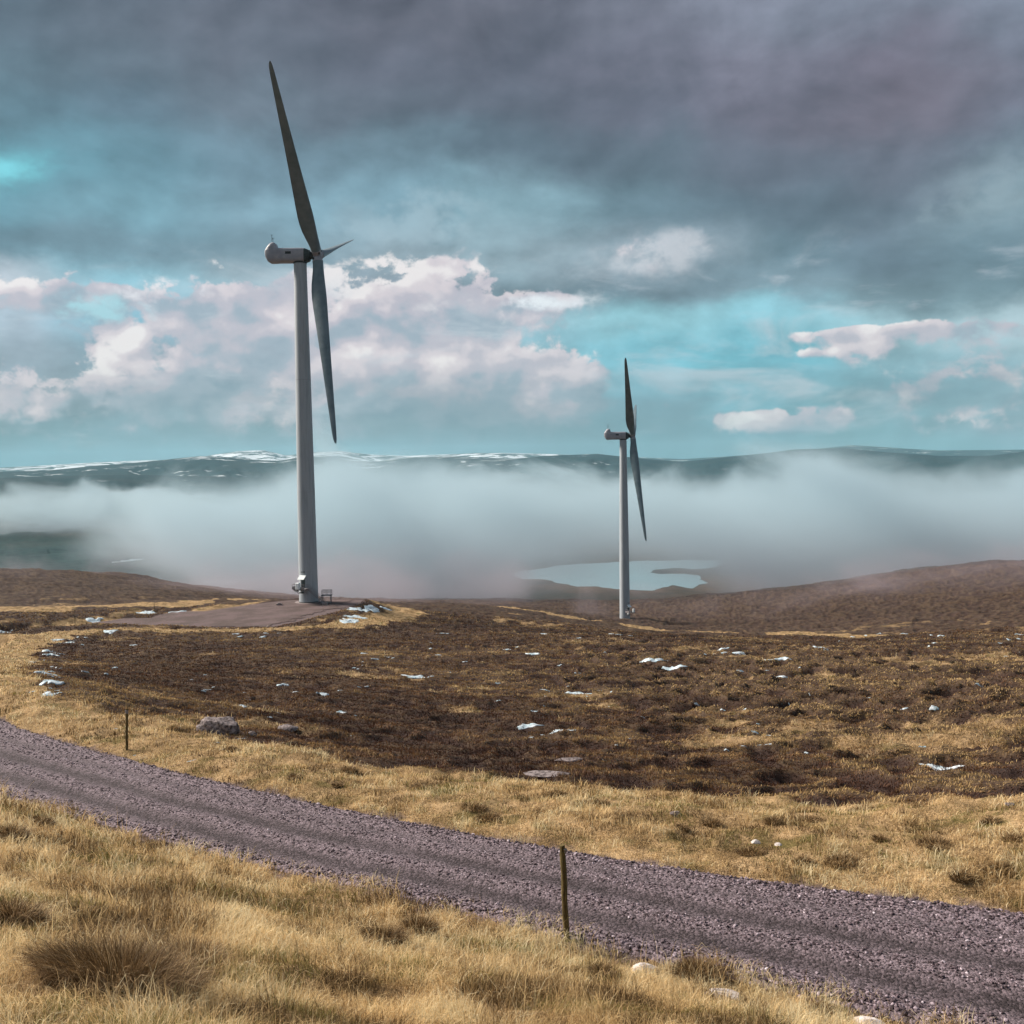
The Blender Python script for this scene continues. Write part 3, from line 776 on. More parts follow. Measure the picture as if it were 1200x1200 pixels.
# ------------------------------------------------------------------ boulders and stones
def rock(px, py, size, mat, label, group=None, name='boulder', seed=0, sink=.3, rough=.28):
    import bmesh
    p = hitg(px, py); z0 = gz(p[0], p[1])
    bm = bmesh.new(); bmesh.ops.create_icosphere(bm, subdivisions=5, radius=1)
    V = np.array([v.co[:] for v in bm.verts])
    # facetted by cutting planes, then roughened
    rg = np.random.default_rng(seed)
    for k in range(16):
        nrm = rg.normal(size=3); nrm /= np.linalg.norm(nrm); dd = rg.uniform(.62, .92)
        s = V @ nrm; V = V - np.outer(np.maximum(s - dd, 0) * .92, nrm)
    nn = fbm(V[:, 0] * 3 + V[:, 2] * 2 + seed, V[:, 1] * 3 - V[:, 2], 5, seed + 3)
    V = V * (1 + (nn - .5)[:, None] * rough)
    V = V * np.array(size) / 2; V[:, 2] += size[2] * (.5 - sink)
    for v, c in zip(bm.verts, V): v.co = c
    me = bpy.data.meshes.new(name); bm.to_mesh(me); bm.free(); me.materials.append(mat)
    me.polygons.foreach_set('use_smooth', [True] * len(me.polygons))
    o = bpy.data.objects.new(name, me); COL.objects.link(o); o.location = (p[0], p[1], z0); o.rotation_euler = (0, 0, rg.uniform(-.3, .3))
    return tag(o, label, 'stone' if name != 'boulder' else 'boulder', group)
rock(257, 858, (1.75, 1.2, .85), M['stone'], 'large grey boulder on the moor, biggest rock behind the far post', seed=3, sink=.28, rough=.5)
rock(337, 856, (1.1, .8, .5), M['stone'], 'smaller rounded grey boulder right of the large one on the moor', seed=5, sink=.45, rough=.5)
rock(640, 908, (1.6, .8, .14), M['stone'], 'long flat grey rock slab at the moor edge above the near post', seed=8, name='rock_slab')
rock(668, 893, (1.3, .6, .2), M['stone'], 'small thin rock slab behind the long flat slab', seed=9, name='rock_slab')
rock(756, 1140, (.50, .30, .24), M['palestone'], 'pale rounded stone in the bank grass right of the near post', 'pale stones half buried in the near bank', 'stone', 12, .25)
rock(848, 1170, (.55, .3, .16), M['palestone'], 'flat pale stone lower right of the olive tussock in the bank grass', 'pale stones half buried in the near bank', 'stone', 14, .2)
rock(1020, 1203, (.55, .3, .2), M['palestone'], 'pale stone at the very bottom of the bank near the right', 'pale stones half buried in the near bank', 'stone', 15, .2)
rock(885, 988, (.26, .2, .11), M['palestone'], 'white stone on the far verge, left one of a pair', 'white stones on the far verge', 'stone', 21)
rock(912, 991, (.19, .15, .09), M['palestone'], 'white stone on the far verge, smaller right one of a pair', 'white stones on the far verge', 'stone', 22)
rock(792, 955, (.3, .3, .15), M['stone'], 'grey stone in the far verge grass above the broad tussock', None, 'stone', 23)
rock(1183, 944, (.25, .2, .12), M['stone'], 'little grey stone on the far verge close to the right edge', None, 'stone', 24)
rock(296, 862, (.4, .3, .25), M['stone'], 'small stone lying between the two grey boulders', None, 'stone', 25)

# ------------------------------------------------------------------ marker posts
def post(px, py, top, h, rad, label, seed, notch=False):
    p = hitg(px, py); z0 = gz(p[0], p[1]); b = MB(); rg = random.Random(seed)
    d = ray(top[0], top[1]); k = math.hypot(p[0], p[1]) / math.hypot(d[0], d[1]); q = d * k
    q = Vector((q[0] - p[0], q[1] - p[1] , h)); rings = []
    for i in range(13):
        t = -.12 + 1.12 * i / 12; c = q * t; ring = []
        for j in range(12):
            a = j * math.pi / 6; rr = rad * (1 + rg.uniform(-.08, .08)) * (1.0 if i < 12 else .9)
            ring.append((c.x + math.cos(a) * rr + .004 * math.sin(i * .9), c.y + math.sin(a) * rr, c.z + (rad * .25 * math.cos(a) if i == 12 else 0)))
        rings.append(ring)
    b.loft(rings); e = empty('marker_post', (p[0], p[1], z0)); b.build('post', M['wood'], e, 50)
    if notch:
        s = MB(); c = q * .965; s.tube(c + Vector((rad * .4, -rad * .9, 0)), c + Vector((rad * 1.6, -rad * 1.1, -.02)), .018, n=8)
        s.box((c.x + rad * .9, c.y - rad * .6, c.z - .03), (.05, .05, .07)); s.build('bracket', M['steel'], e)
    else:
        s = MB(); c = q * .93; s.tube(c - Vector((0, 0, .06)), c + Vector((0, 0, .06)), rad * 1.12, n=14); s.build('reflector_band', M['steel'], e)
    return tag(e, label, 'post', 'wooden marker posts along the road')
post(664, 1102, (659, 988), 1.86, .058, 'mossy leaning wooden marker post on the near bank edge', 1, True)
post(148.5, 879, (148.5, 825), 1.5, .045, 'slim brown wooden marker post on the far verge beside the road', 2)

# ------------------------------------------------------------------ snow patches
def snow_geo(px, py, wpx, hpx, seed):
    p = hit(px, py, fn=ground_z, rmin=26); r = math.hypot(p[0], p[1]); rg = np.random.default_rng(seed)
    s = abs(p[2]) / r
    gx = wpx / F * r / 2 * 1.2; gy = min(hpx / F * r / max(s, .1) / 2 * .8, gx * 3 + 2)
    nr, na = 6, 36; V = []; ph = rg.uniform(0, 50)
    a = np.linspace(0, 2 * math.pi, na, endpoint=False)
    edge = .10 + 1.25 * fbm(np.cos(a) * 1.8 + ph, np.sin(a) * 1.8 + ph, 4, 77)
    rho = np.r_[0.001, .3, .55, .75, .9, 1.0]
    X = (rho[:, None] * edge[None] * np.cos(a)[None]) * gx; Y = (rho[:, None] * edge[None] * np.sin(a)[None]) * gy + (fbm(rho[:, None] * edge[None] * np.cos(a)[None] * 2 + ph, rho[:, None] * 0. + ph, 2, 78) - .5) * gy * 1.6
    az = math.atan2(p[0], p[1]); X, Y = X * math.cos(az) + Y * math.sin(az), -X * math.sin(az) + Y * math.cos(az)
    GX = (p[0] + X).ravel(); GY = (p[1] + Y).ravel(); z = ground_z(GX, GY)
    th = min(.03, gy * .04); up = min(.07, gy * .10)
    z = z + (th * (1 - np.repeat(rho, na) ** 2.5)) + np.where(np.repeat(rho, na) > .95, -.03, up)
    V = np.stack([GX, GY, z], 1)
    i = np.arange(nr - 1)[:, None] * na; j = np.arange(na)[None]; f = np.stack([i + j, i + na + j, i + na + (j + 1) % na, i + (j + 1) % na], -1).reshape(-1, 4)
    return V, f, np.array([p[0], p[1], gz(p[0], p[1])])
SN = [(411, 728, 26, 7, 'lowest of the ladder of snow patches beside the turbine pad'), (415, 722.5, 28, 4, 'middle thin snow patch of the ladder beside the turbine pad'), (419, 715, 26, 4, 'second highest long snow patch beside the turbine pad'),
      (432, 715.5, 22, 7, 'broad snow patch at the top of the ladder by the turbine pad'), (453, 713, 18, 3, 'thin snow streak right of the broad patch by the turbine pad'),
      (127, 741, 16, 3, 'small snow patch under the track left of the turbine pad'), (84, 753, 18, 3.5, 'snow patch on the inner bend of the grass verge, upper'), (57, 764, 16, 4, 'blue snow patch at the left corner of the moor'),
      (62, 767, 16, 3, 'snow sliver just under the blue corner patch'), (55, 790, 24, 5, 'snow patch at the left moor edge, upper of the big pair'), (60, 799, 22, 5, 'snow patch at the left moor edge, lower of the big pair'), (56, 816, 18, 3.5, 'lone slanting snow streak below the left pair'),
      (112, 728, 18, 4, 'snow on the roadside of the track bend, left'), (170, 718, 20, 3, 'snow on the far side of the track near the pad'), (6, 741, 16, 3, 'snow by the track at the left edge'), (208, 717, 18, 2, 'thin snow streak above the track where it meets the pad'),
      (331, 802, 14, 5, 'snow patch in the moor above the large boulder'), (378, 813, 16, 6, 'round blue snow patch in the moor right of the boulders'), (400, 835, 10, 3, 'tiny snow patch below the round blue one'), (490, 794, 42, 3.5, 'long thin snow streak in the middle left of the moor'),
      (670, 813, 58, 3.5, 'longest snow streak in the middle of the moor'), (618, 852, 34, 3.5, 'snow streak left of a pair above the rock slab'), (656, 856, 44, 4, 'snow streak right of a pair above the rock slab'), (768, 773, 38, 3, 'upper snow streak of the group under the second turbine'),
      (790, 784, 28, 4, 'lower snow patch of the group under the second turbine'), (860, 765, 40, 4, 'snow streak right of the second turbine'), (914, 772, 34, 4, 'slanting snow streak farther right of the second turbine'), (913, 793, 16, 3, 'tiny snow patch below the slanting streak'),
      (1102, 900, 46, 4, 'blue snow patch among tussocks at the right of the moor'), (963, 759, 18, 3, 'small snow fleck at the upper right of the moor'), (625, 766, 20, 3, 'small slanting snow streak left of the second turbine'), (284, 827, 9, 4, 'snow spot just left above the large boulder')]
for i, (a, b, c, d, l) in enumerate(SN):
    V, f, o0 = snow_geo(a, b, c, d, 100 + i)
    o = mesh_np('snow_patch', V - o0, f[:, ::-1], M['snow']); o.location = o0
    tag(o, l, 'snow patch', 'snow patches left on the moor')
VV, FF, off = [], [], 0
rg = np.random.default_rng(55); cnt = 0
spots = []
while len(spots) < 120:
    a, b = rg.uniform(20, 1200), 742 + 150 * rg.random() ** 1.7
    nz = vnoise(np.array([a / 60]), np.array([b / 14]), 5)[0]
    if nz > .58: spots.append((a, b))
for a, b in [(x, 745 + 12 * rg.random()) for x in rg.uniform(60, 110, 10)] + [(x, y) for x, y in zip(rg.uniform(35, 70, 22), rg.uniform(775, 812, 22))] + [(x, 722 + (200 - x) * .1) for x in rg.uniform(120, 200, 8)]: spots.append((a, b))
for i, (a, b) in enumerate(spots):
    V, f, o0 = snow_geo(a, b, rg.uniform(3, 11), rg.uniform(.5, 1.1), 300 + i)
    VV.append(V); FF.append(f[:, ::-1] + off); off += len(V)
tag(mesh_np('snow', np.concatenate(VV), np.concatenate(FF), M['snow']), 'scattered crumbs of old snow between the heather', kind='stuff')

# ------------------------------------------------------------------ wind turbines
def sup(a, b, zc, yc, x, n=28, e=3.2):
    out = []
    for k in range(n):
        t = 2 * math.pi * k / n; c, s = math.cos(t), math.sin(t)
        out.append((x, yc + a * math.copysign(abs(c) ** (2 / e), c), zc + b * math.copysign(abs(s) ** (2 / e), s)))
    return out
def turbine(base, hub, yaw, tilt, th, cone, doorang, label, L=44.0, stairs=True):
    root = empty('wind_turbine', tuple(base))
    tag(root, label, 'wind turbine', 'wind turbines on the moor')
    base = Vector(base); hub = Vector(hub) - base
    ax = Vector((math.cos(yaw) * math.cos(tilt), math.sin(yaw) * math.cos(tilt), math.sin(tilt)))
    H = hub.z - 1.75; ntl = -.012; axn = Vector((math.cos(yaw) * math.cos(ntl), math.sin(yaw) * math.cos(ntl), math.sin(ntl)))
    tp = Vector((hub.x, hub.y, 0)) - Vector((ax.x, ax.y, 0)).normalized() * 3.9
    # tower leans by nothing: centre it under the nacelle
    root.location = base + Vector((tp.x, tp.y, 0)); hub = hub - Vector((tp.x, tp.y, 0))
    t = MB(); rings = []
    prof = [(0, 2.16), (.02, 2.16), (H * .33, 1.98), (H * .66, 1.72), (H - .5, 1.42), (H, 1.42)]
    zs = sorted(set([0, .05] + [H * i / 24 for i in range(1, 25)] + [H * .33 - .06, H * .33 + .06, H * .66 - .06, H * .66 + .06]))
    for z in zs:
        r_ = np.interp(z, [a for a, _ in prof], [b for _, b in prof])
        rings.append([(r_ * math.cos(2 * math.pi * k / 56), r_ * math.sin(2 * math.pi * k / 56), z) for k in range(56)])
    t.loft(rings); tw = t.build('tower', M['paint'], root, 40)
    for z in (H * .33, H * .66):
        f = MB(); r_ = np.interp(z, [a for a, _ in prof], [b for _, b in prof]) + .02
        f.tube((0, 0, z - .05), (0, 0, z + .05), r_, n=56); f.build('joint_ring', M['nacelle'], tw, 40)
    f = MB(); f.tube((0, 0, -.6), (0, 0, .28), 2.32, 2.24, n=56); f.build('base_flange', M['dark'], root, 40)
    f = MB(); f.tube((0, 0, -.9), (0, 0, .10), 3.3, 3.1, n=40); f.build('foundation', M['concrete'], root, 40)
    # nacelle frame: X along the axis
    yax = Vector((0, 0, 1)).cross(ax).normalized(); zax = ax.cross(yax)
    MH = Matrix((ax, yax, zax)).transposed().to_4x4(); MH.translation = hub
    MN = Matrix((axn, yax, axn.cross(yax))).transposed().to_4x4(); MN.translation = hub
    n = MB(); st = [(-7.75, .9, .55, .55), (-7.55, 1.25, 1.05, .35), (-7.1, 1.45, 1.55, .15), (-6.6, 1.55, 1.75, .05), (-6.0, 1.6, 1.72, -.0), (-4.5, 1.62, 1.62, -.03), (-2, 1.62, 1.6, -.03), (.6, 1.62, 1.6, -.03), (1.0, 1.58, 1.56, -.03), (1.15, 1.55, 1.54, -.03)]
    n.loft([[tuple(MN @ Vector((p[0] - 3.9, p[1], p[2]))) for p in sup(a, b, zc, 0, s, e=4.2)] for s, a, b, zc in st])
    nac = n.build('nacelle', M['nacelle'], root, 32)
    n = MB(); st = [(1.15, 1.54, 1.53, -.03), (1.6, 1.42, 1.42, -.05), (2.15, 1.15, 1.2, -.08), (2.3, .95, 1.0, -.08)]
    n.loft([[tuple(MN @ Vector((p[0] - 3.9, p[1], p[2]))) for p in sup(a, b, zc, 0, s, e=4.2)] for s, a, b, zc in st]); n.build('front_cover', M['dark'], nac, 32)  # dark cover; the shade on the front end is put into its colour too
    c = MB(); st = [(-7.7, .6, .5, .5), (-7.4, 1.2, 1.2, .6), (-6.8, 1.4, 1.8, .75), (-6.3, 1.45, 2.1, .8), (-5.7, 1.45, 2.1, .8), (-5.25, 1.35, 1.7, .8), (-5.05, 1.2, 1.0, .8)]
    c.loft([[tuple(MN @ Vector((p[0] - 3.9, p[1], p[2]))) for p in sup(a, b, zc, 0, s, e=3)] for s, a, b, zc in st]); c.build('cooler_cowl', M['nacelle'], nac, 35)
    c = MB()
    for yy in (-.45, .45):
        P0 = MN @ Vector((-6.2 - 3.9, yy, 3.0)); P1 = MN @ Vector((-6.2 - 3.9, yy, 4.5 if yy < 0 else 4.0)); c.tube(P0, P1, .045, n=8)
        for k in range(3):
            a = k * 2.1; c.tube(P1, P1 + Vector((math.cos(a) * .22, math.sin(a) * .22, .02)), .02, n=6); c.box(tuple(P1 + Vector((math.cos(a) * .24, math.sin(a) * .24, .02))), (.09, .09, .07))
    c.tube(MN @ Vector((-10.1, -.5, 3.75)), MN @ Vector((-10.1, .5, 3.75)), .03, n=8)
    c.build('weather_mast', M['dark'], nac)
    c = MB(); c.tube(MN @ Vector((-1.9, 0, 0)), MN @ Vector((-.6, 0, 0)), .85, .95, n=28); c.tube(MN @ Vector((-1.85, 0, 0)), MN @ Vector((-1.65, 0, 0)), 1.2, 1.2, n=28); c.build('main_shaft', M['dark'], nac, 40)
    c = MB(); c.box((0, 0, 0), (1.3, .02, .55), MN @ Matrix.Translation((-6.2, -1.625, .35)), 0); 
    for k in range(6): c.box((0, 0, 0), (1.25, .05, .03), MN @ Matrix.Translation((-6.2, -1.635, .13 + k * .09)))
    c.build('side_vent', M['dark'], nac)
    c = MB(); c.tube((0, 0, H - .02), (0, 0, H + .35), 1.5, 1.5, n=48); c.build('yaw_bearing', M['dark'], root, 40)
    # hub
    h = MB(); rings = []
    for k in range(15):
        u = -1 + 2 * k / 14; rr = 1.02 * math.sqrt(max(0, 1 - abs(u) ** 3)) + .06
        rings.append([tuple(MH @ Vector((u * 1.15, rr * math.cos(q), rr * math.sin(q)))) for q in [2 * math.pi * i / 32 for i in range(32)]])
    h.loft(rings); hb = h.build('rotor_hub', M['nacelle'], root, 60)
    w = Vector(ax).cross(Vector((0, 0, 1)).cross(ax).normalized())
    hh = Vector((0, 0, 1)).cross(ax).normalized()
    for k in range(3):
        tt = th + k * 2 * math.pi / 3
        rad = w * math.cos(tt) + hh * math.sin(tt)
        d = (rad * math.cos(cone) + ax * math.sin(cone)).normalized()
        ca = (ax - d * ax.dot(d)).normalized(); nb = d.cross(ca)
        brg = MB(); brg.tube(hub + d * .7, hub + d * 1.42, 1.02, 1.08, n=32); brg.tube(hub + d * 1.42, hub + d * 1.62, 1.2, 1.2, n=32)
        for i in range(18):
            a = 2 * math.pi * i / 18; c_ = hub + d * 1.28 + (ca * math.cos(a) + nb * math.sin(a)) * 1.12; brg.tube(c_, c_ + d * .3, .07, n=6)
        # actuator boxes
        Mx = Matrix((ca, nb, d)).transposed().to_4x4(); Mx.translation = hub
        brg.build('pitch_bearing', M['nacelle'], hb, 40)
        for q_, z_ in (((-.75, .75, 1.0), (.45, .4, .5)), ((.72, -.78, 1.05), (.35, .35, .45))):
            mo_ = MB(); mo_.box(q_, z_, Mx, .04); mo_.build('pitch_motor', M['dark'], hb)
        # blade, feathered: leading edge up wind, trailing edge back to the tower
        s_ = [.036, .05, .075, .11, .15, .19, .23, .28, .34, .42, .5, .6, .7, .8, .88, .94, .975, .992, 1.0]
        ch = [2.3, 2.35, 2.5, 2.85, 3.2, 3.4, 3.45, 3.3, 3.05, 2.75, 2.45, 2.1, 1.78, 1.46, 1.2, 1.0, .78, .5, .15]
        tk = [1.0, .98, .8, .58, .44, .36, .31, .28, .26, .24, .22, .2, .19, .18, .17, .16, .15, .15, .15]
        tws = [10, 10, 10, 10, 9, 8, 7, 6, 4.5, 3.2, 2.2, 1.2, .5, 0, -.5, -1, -1, -1, -1]
        bl = MB(); rings = []
        for s1, c1, t1, tw_ in zip(s_, ch, tk, tws):
            ring = []; mcirc = min(1, max(0, (t1 - .4) / .55))
            for i in range(28):
                a = 2 * math.pi * i / 28
                xx = .5 * (1 - math.cos(a)); sg = 1 if a < math.pi else -1   # 0 leading edge … 1 trailing edge
                yt = 5 * (.2969 * math.sqrt(xx) - .126 * xx - .3516 * xx ** 2 + .2843 * xx ** 3 - .1036 * xx ** 4) * t1
                xa = .36 - xx; ya = sg * yt + .03 * (1 - xx) * xx * 4 * (1 - mcirc)
                xc = .5 * math.cos(a); yc = .5 * math.sin(a) * min(1, t1 + .02)
                X = (xa * (1 - mcirc) + xc * mcirc) * c1; Y = (ya * (1 - mcirc) + yc * mcirc) * c1
                ct, sn = math.cos(R(tw_)), math.sin(R(tw_))
                X, Y = X * ct - Y * sn, X * sn + Y * ct
                bend = .9 * (s1 ** 2.2) * .0
                ring.append(tuple(hub + d * (s1 * L) + ca * (X + bend) + nb * Y))
            rings.append(ring)
        bl.loft(rings); bl.build('blade', M['blade'], root, 50)
    # access platform, stairs, hood and cabinets at the tower door
    MD = Matrix.Rotation(doorang, 4, 'Z')    # local +X points out of the door
    e = MB(); e.box((3.0, 0, 3.42), (2.3, 3.3, .10), MD); 
    for yy in (-1.5, 1.5):
        e.box((2.9, yy, 3.28), (2.0, .12, .22), MD)
        e.tube(MD @ Vector((3.9, yy * .95, 3.3)), MD @ Vector((2.15, yy * .7, 2.1)), .06, n=8)
    pf = e.build('access_platform', M['steel'], root)
    e = MB(); x0, x1, y0, y1 = 1.95, 4.1, -1.6, 1.6
    for z in (3.95, 4.5):
        for a, b in (((x0, y0), (x1, y0)), ((x1, y0), (x1, y1)), ((x1, y1), (x0 + .9, y1))): e.tube(MD @ Vector((a[0], a[1], z)), MD @ Vector((b[0], b[1], z)), .035, n=8)
    for a in ((x0, y0), (3.0, y0), (x1, y0), (x1, -.55), (x1, .55), (x1, y1), (3.0, y1)): e.tube(MD @ Vector((a[0], a[1], 3.4)), MD @ Vector((a[0], a[1], 4.52)), .04, n=8)
    e.box((x1, 0, 3.72), (.03, 3.1, .45), MD); e.box((3.0, y0, 3.72), (2.1, .03, .45), MD)
    e.build('railing', M['steel'], pf)
    e = MB(); e.box((2.12, 0, 4.6), (.12, 1.0, 2.15), MD, .03); e.build('door', M['dark'], root)
    e = MB(); Mh = MD @ Matrix.Translation((2.62, 0, 5.95)) @ Matrix.Rotation(R(38), 4, 'Y'); e.box((0, 0, 0), (1.5, 1.75, .07), Mh, .02)
    for yy in (-.86, .86): e.tube(MD @ Vector((3.1, yy, 5.55)), MD @ Vector((2.0, yy, 5.3)), .035, n=8)
    e.build('door_hood', M['white'], root)
    e = MB(); e.box((2.25, .1, 7.15), (.45, .8, .16), MD, .03); e.tube(MD @ Vector((1.8, .1, 7.05)), MD @ Vector((2.3, .1, 7.1)), .05, n=8); e.build('door_lamp', M['dark'], root)
    e = MB(); e.box((4.75, .4, 4.2), (.8, .95, 1.55), MD, .12); e.build('equipment_cabinet', M['white'], root)
    e = MB(); e.box((4.6, .4, 3.36), (1.1, 1.1, .09), MD); e.build('cabinet_shelf', M['dark'], root)
    e = MB(); e.box((3.2, -1.1, 2.95), (.75, .75, .55), MD, .04); e.build('junction_box', M['white'], root)
    e = MB(); e.box((2.55, -.2, 2.45), (.7, .9, .22), MD, .04); e.build('cable_tray', M['dark'], root)
    if stairs:
        e = MB(); sd = 1; P0 = Vector((2.75, 1.7, 3.42)); P1 = Vector((1.9, 5.2, 0.1)) 
        P0 = MD @ P0; P1 = MD @ P1; dirh = Vector((P1.x - P0.x, P1.y - P0.y, 0)).normalized(); sv = Vector((-dirh.y, dirh.x, 0))
        for k in (-.45, .45):
            e.tube(P0 + sv * k, P1 + sv * k, .07, n=8)
            for z in (.55, 1.05): e.tube(P0 + sv * k + Vector((0, 0, z)), P1 + sv * k + Vector((0, 0, z)), .03, n=8)
            for q in range(6):
                c_ = P0.lerp(P1, q / 5) + sv * k; e.tube(c_, c_ + Vector((0, 0, 1.07)), .03, n=6)
        for q in range(15):
            c_ = P0.lerp(P1, (q + .5) / 15); e.tube(c_ - sv * .45, c_ + sv * .45, .05, n=6)
        e.build('stairs', M['steel'], root)
    return root
turbine(TB1, (-42.92, 223.33, 47.8), -.03, .085, 5.461, .037, R(-112), 'large nearer wind turbine standing on the gravel pad at left')
turbine(TB2, (50.1, 404.8, 11.34), -.16, .09, -.871, .034, R(-52), 'smaller looking farther wind turbine before the loch', stairs=False)
# transformer deck right of the near tower
e = empty('cable_deck', (TB1[0] + 3.2 + .3, TB1[1] - .2, PADZ))
b = MB(); b.box((1.0, 0, 1.75), (2.3, 1.6, .14)); b.build('deck', M['dark'], e)
b = MB()
for x in (0.0, 1.0, 2.1):
    for y in (-.75, .75): b.tube((x, y, 1.8), (x, y, 2.95), .04, n=8)
for z in (2.3, 2.62, 2.95):
    for y in (-.75, .75): b.tube((-.1, y, z), (2.1, y, z), .035, n=8)
    b.tube((2.1, -.75, z), (2.1, .75, z), .035, n=8)
b.build('railing', M['steel'], e)
for x in (.05, 1.95):
    for y in (-.65, .65):
        b = MB(); b.tube((x, y, -.5), (x, y, 1.7), .08, n=10); b.build('leg', M['steel'], e)
b = MB()
for q in range(6): b.box((-.1 - .16 * q, 0, 1.55 - q * .26), (.24, 1.0, .05))
b.build('steps', M['steel'], e)
tag(e, 'small raised steel deck with railing beside the near turbine tower', 'deck')
for (a, l) in ((-5.6, 'low concrete block left of the near turbine tower'), (4.6, 'low concrete block right of the near turbine tower')):
    b = MB(); b.box((0, 0, .22), (1.2, .8, .5), None, .05); b.box((0, 0, .55), (.5, .5, .18), None, .04)
    o = b.build('concrete_block', M['concrete']); o.location = (TB1[0] + a, TB1[1] - 3.2, PADZ); tag(o, l, 'concrete block', 'concrete blocks at the turbine foot')
# two thin snow poles on the far track
for i, (a, b_, l) in enumerate([(88, 733, 'thin wooden pole beside the distant track left of the turbine'), (181, 717, 'short thin pole where the distant track reaches the turbine pad')]):
    p = hitg(a, b_, rmin=120); q = MB(); q.tube((0, 0, -.3), (0, 0, 1.9), .06, .05, n=8)
    e = q.build('track_pole', M['wood']); e.location = (p[0], p[1], gz(p[0], p[1])); tag(e, l, 'pole', 'poles on the distant track')

# ------------------------------------------------------------------ air: haze, fog banks
def volume_box(name, lo, hi, label):
    c = [(a + b) / 2 for a, b in zip(lo, hi)]; s = [(b - a) for a, b in zip(lo, hi)]
    me = bpy.data.meshes.new(name); b = MB(); b.box((0, 0, 0), s)
    me.from_pydata(b.v, [], b.f); me.update(); o = bpy.data.objects.new(name, me); COL.objects.link(o); o.location = c
    tag(o, label, kind='stuff'); return o
HZ = volume_box('haze', (-16000, -9000, -235), (16000, 26000, 520), 'thin bluish haze over the whole valley')
m = bpy.data.materials.new('haze_air'); m.use_nodes = True; t = NT(m.node_tree); t.n.clear(); out = t.new('ShaderNodeOutputMaterial')
v = t.new('ShaderNodeVolumePrincipled'); v.inputs['Color'].default_value = (.40, .73, .88, 1); v.inputs['Density'].default_value = 3.2e-5; v.inputs['Anisotropy'].default_value = 0.
t.link(v.outputs[0], out.inputs['Volume']); HZ.data.materials.append(m)

def fog(name, lo, hi, tops, bots, dens, label, soft=26, nscale=.0062, ymid=0, step=22, ysoft=120, color=(.58, .74, .83, 1), xfade=None, tint=(-115, -25, (.59, .57, .64, 1))):
    o = volume_box(name, lo, hi, label)
    m = bpy.data.materials.new(name + '_cloud'); m.use_nodes = True; t = NT(m.node_tree); t.n.clear(); out = t.new('ShaderNodeOutputMaterial')
    p = pos(t); s = t.sep(p); x, y, z = s[0], s[1], s[2]
    u = t.m('DIVIDE', x, y)
    def prof(L, z0, z1):
        us = [math.tan(azel(a, b)[0]) for a, b in L]; zs = [math.tan(azel(a, b)[1]) * ymid for a, b in L]
        lo_, hi_ = us[0], us[-1]
        st = [((q - lo_) / (hi_ - lo_), ((w_ - z0) / (z1 - z0),) * 3 + (1,)) for q, w_ in zip(us, zs)]
        r_ = t.ramp(t.lin(u, lo_, hi_), st, 'EASE'); return t.lin(r_, 0., 1., z0, z1)
    T = prof(tops, lo[2], hi[2]); B = prof(bots, lo[2] - 30, hi[2])
    pp = t.vm('MULTIPLY', p, (1., .8, 1.7))
    nb = t.noise(pp, nscale, 6, .64, .8)
    nv = t.m('SUBTRACT', nb, .5)
    zt = t.m('ADD', z, t.m('MULTIPLY', nv, -soft * 8.))
    zb = t.m('ADD', z, t.m('MULTIPLY', nv, soft * 2.6))
    up = t.ss(t.m('SUBTRACT', T, zt), -soft * .35, soft * 1.0)
    dn = t.ss(t.m('SUBTRACT', zb, B), -soft * .6, soft * .8)
    ys = t.m('MULTIPLY', t.ss(y, lo[1] + 1, lo[1] + ysoft), t.ss(y, hi[1] - 1, hi[1] - ysoft))
    d = t.m('MULTIPLY', t.m('MULTIPLY', up, dn), ys)
    if xfade: d = t.m('MULTIPLY', d, t.ss(t.m('ADD', u, t.m('MULTIPLY', nv, .25)), math.tan(azel(xfade[0], 600)[0]), math.tan(azel(xfade[1], 600)[0])))
    d = t.m('MULTIPLY', d, t.lin(nb, .32, .68, dens * .08, dens * 1.9))
    # thinner near the box walls so that no wall can be seen
    v = t.new('ShaderNodeVolumePrincipled'); t._in(v.inputs['Color'], t.mix(t.ss(z, tint[0], tint[1]), tint[2], color)); v.inputs['Anisotropy'].default_value = .1; t._in(v.inputs['Density'], d)
    t.link(v.outputs[0], out.inputs['Volume']); o.data.materials.append(m)
    m.cycles.volume_step_rate = step / (max(hi[k] - lo[k] for k in range(3)) / 10) if False else 1.0
    return o
fog('fog_bank', (-560, 520, -135), (760, 1050, 45),
    [(-200, 640), (60, 636), (150, 605), (215, 580), (300, 570), (400, 560), (480, 550), (560, 556), (640, 562), (720, 556), (800, 566), (880, 560), (960, 560), (1040, 568), (1100, 576), (1200, 574), (1500, 580)],
    [(-200, 660), (100, 665), (200, 690), (260, 715), (400, 740), (500, 735), (570, 705), (640, 668), (740, 662), (820, 664), (870, 685), (940, 715), (1100, 730), (1200, 730), (1500, 735)],
    .0105, 'low bank of cloud lying across the valley behind the turbines', soft=20, ymid=720, xfade=(90, 270))
fog('valley_mist', (-2100, 2700, -215), (-300, 3500, 10),
    [(-300, 578), (0, 578), (100, 580), (180, 582), (260, 590), (420, 600)], [(-300, 655), (420, 655)], 0.0048, 'farther pale mist over the valley floor at left', soft=34, nscale=.0035, ymid=3100, ysoft=200, color=(.62, .76, .84, 1), tint=(-215, -120, (.58, .62, .70, 1)))
fog('moor_mist', (-330, 360, -92), (330, 530, -36),
    [(-200, 668), (0, 672), (200, 672), (340, 660), (600, 668), (640, 700), (880, 700), (1200, 670), (1400, 670)], [(-200, 740), (1400, 740)], 0.0042, 'thin purple tinged mist skimming the far edge of the moor', soft=9, nscale=.02, ymid=450, ysoft=60, color=(.62, .54, .61, 1), tint=(-92, -60, (.58, .48, .55, 1)))

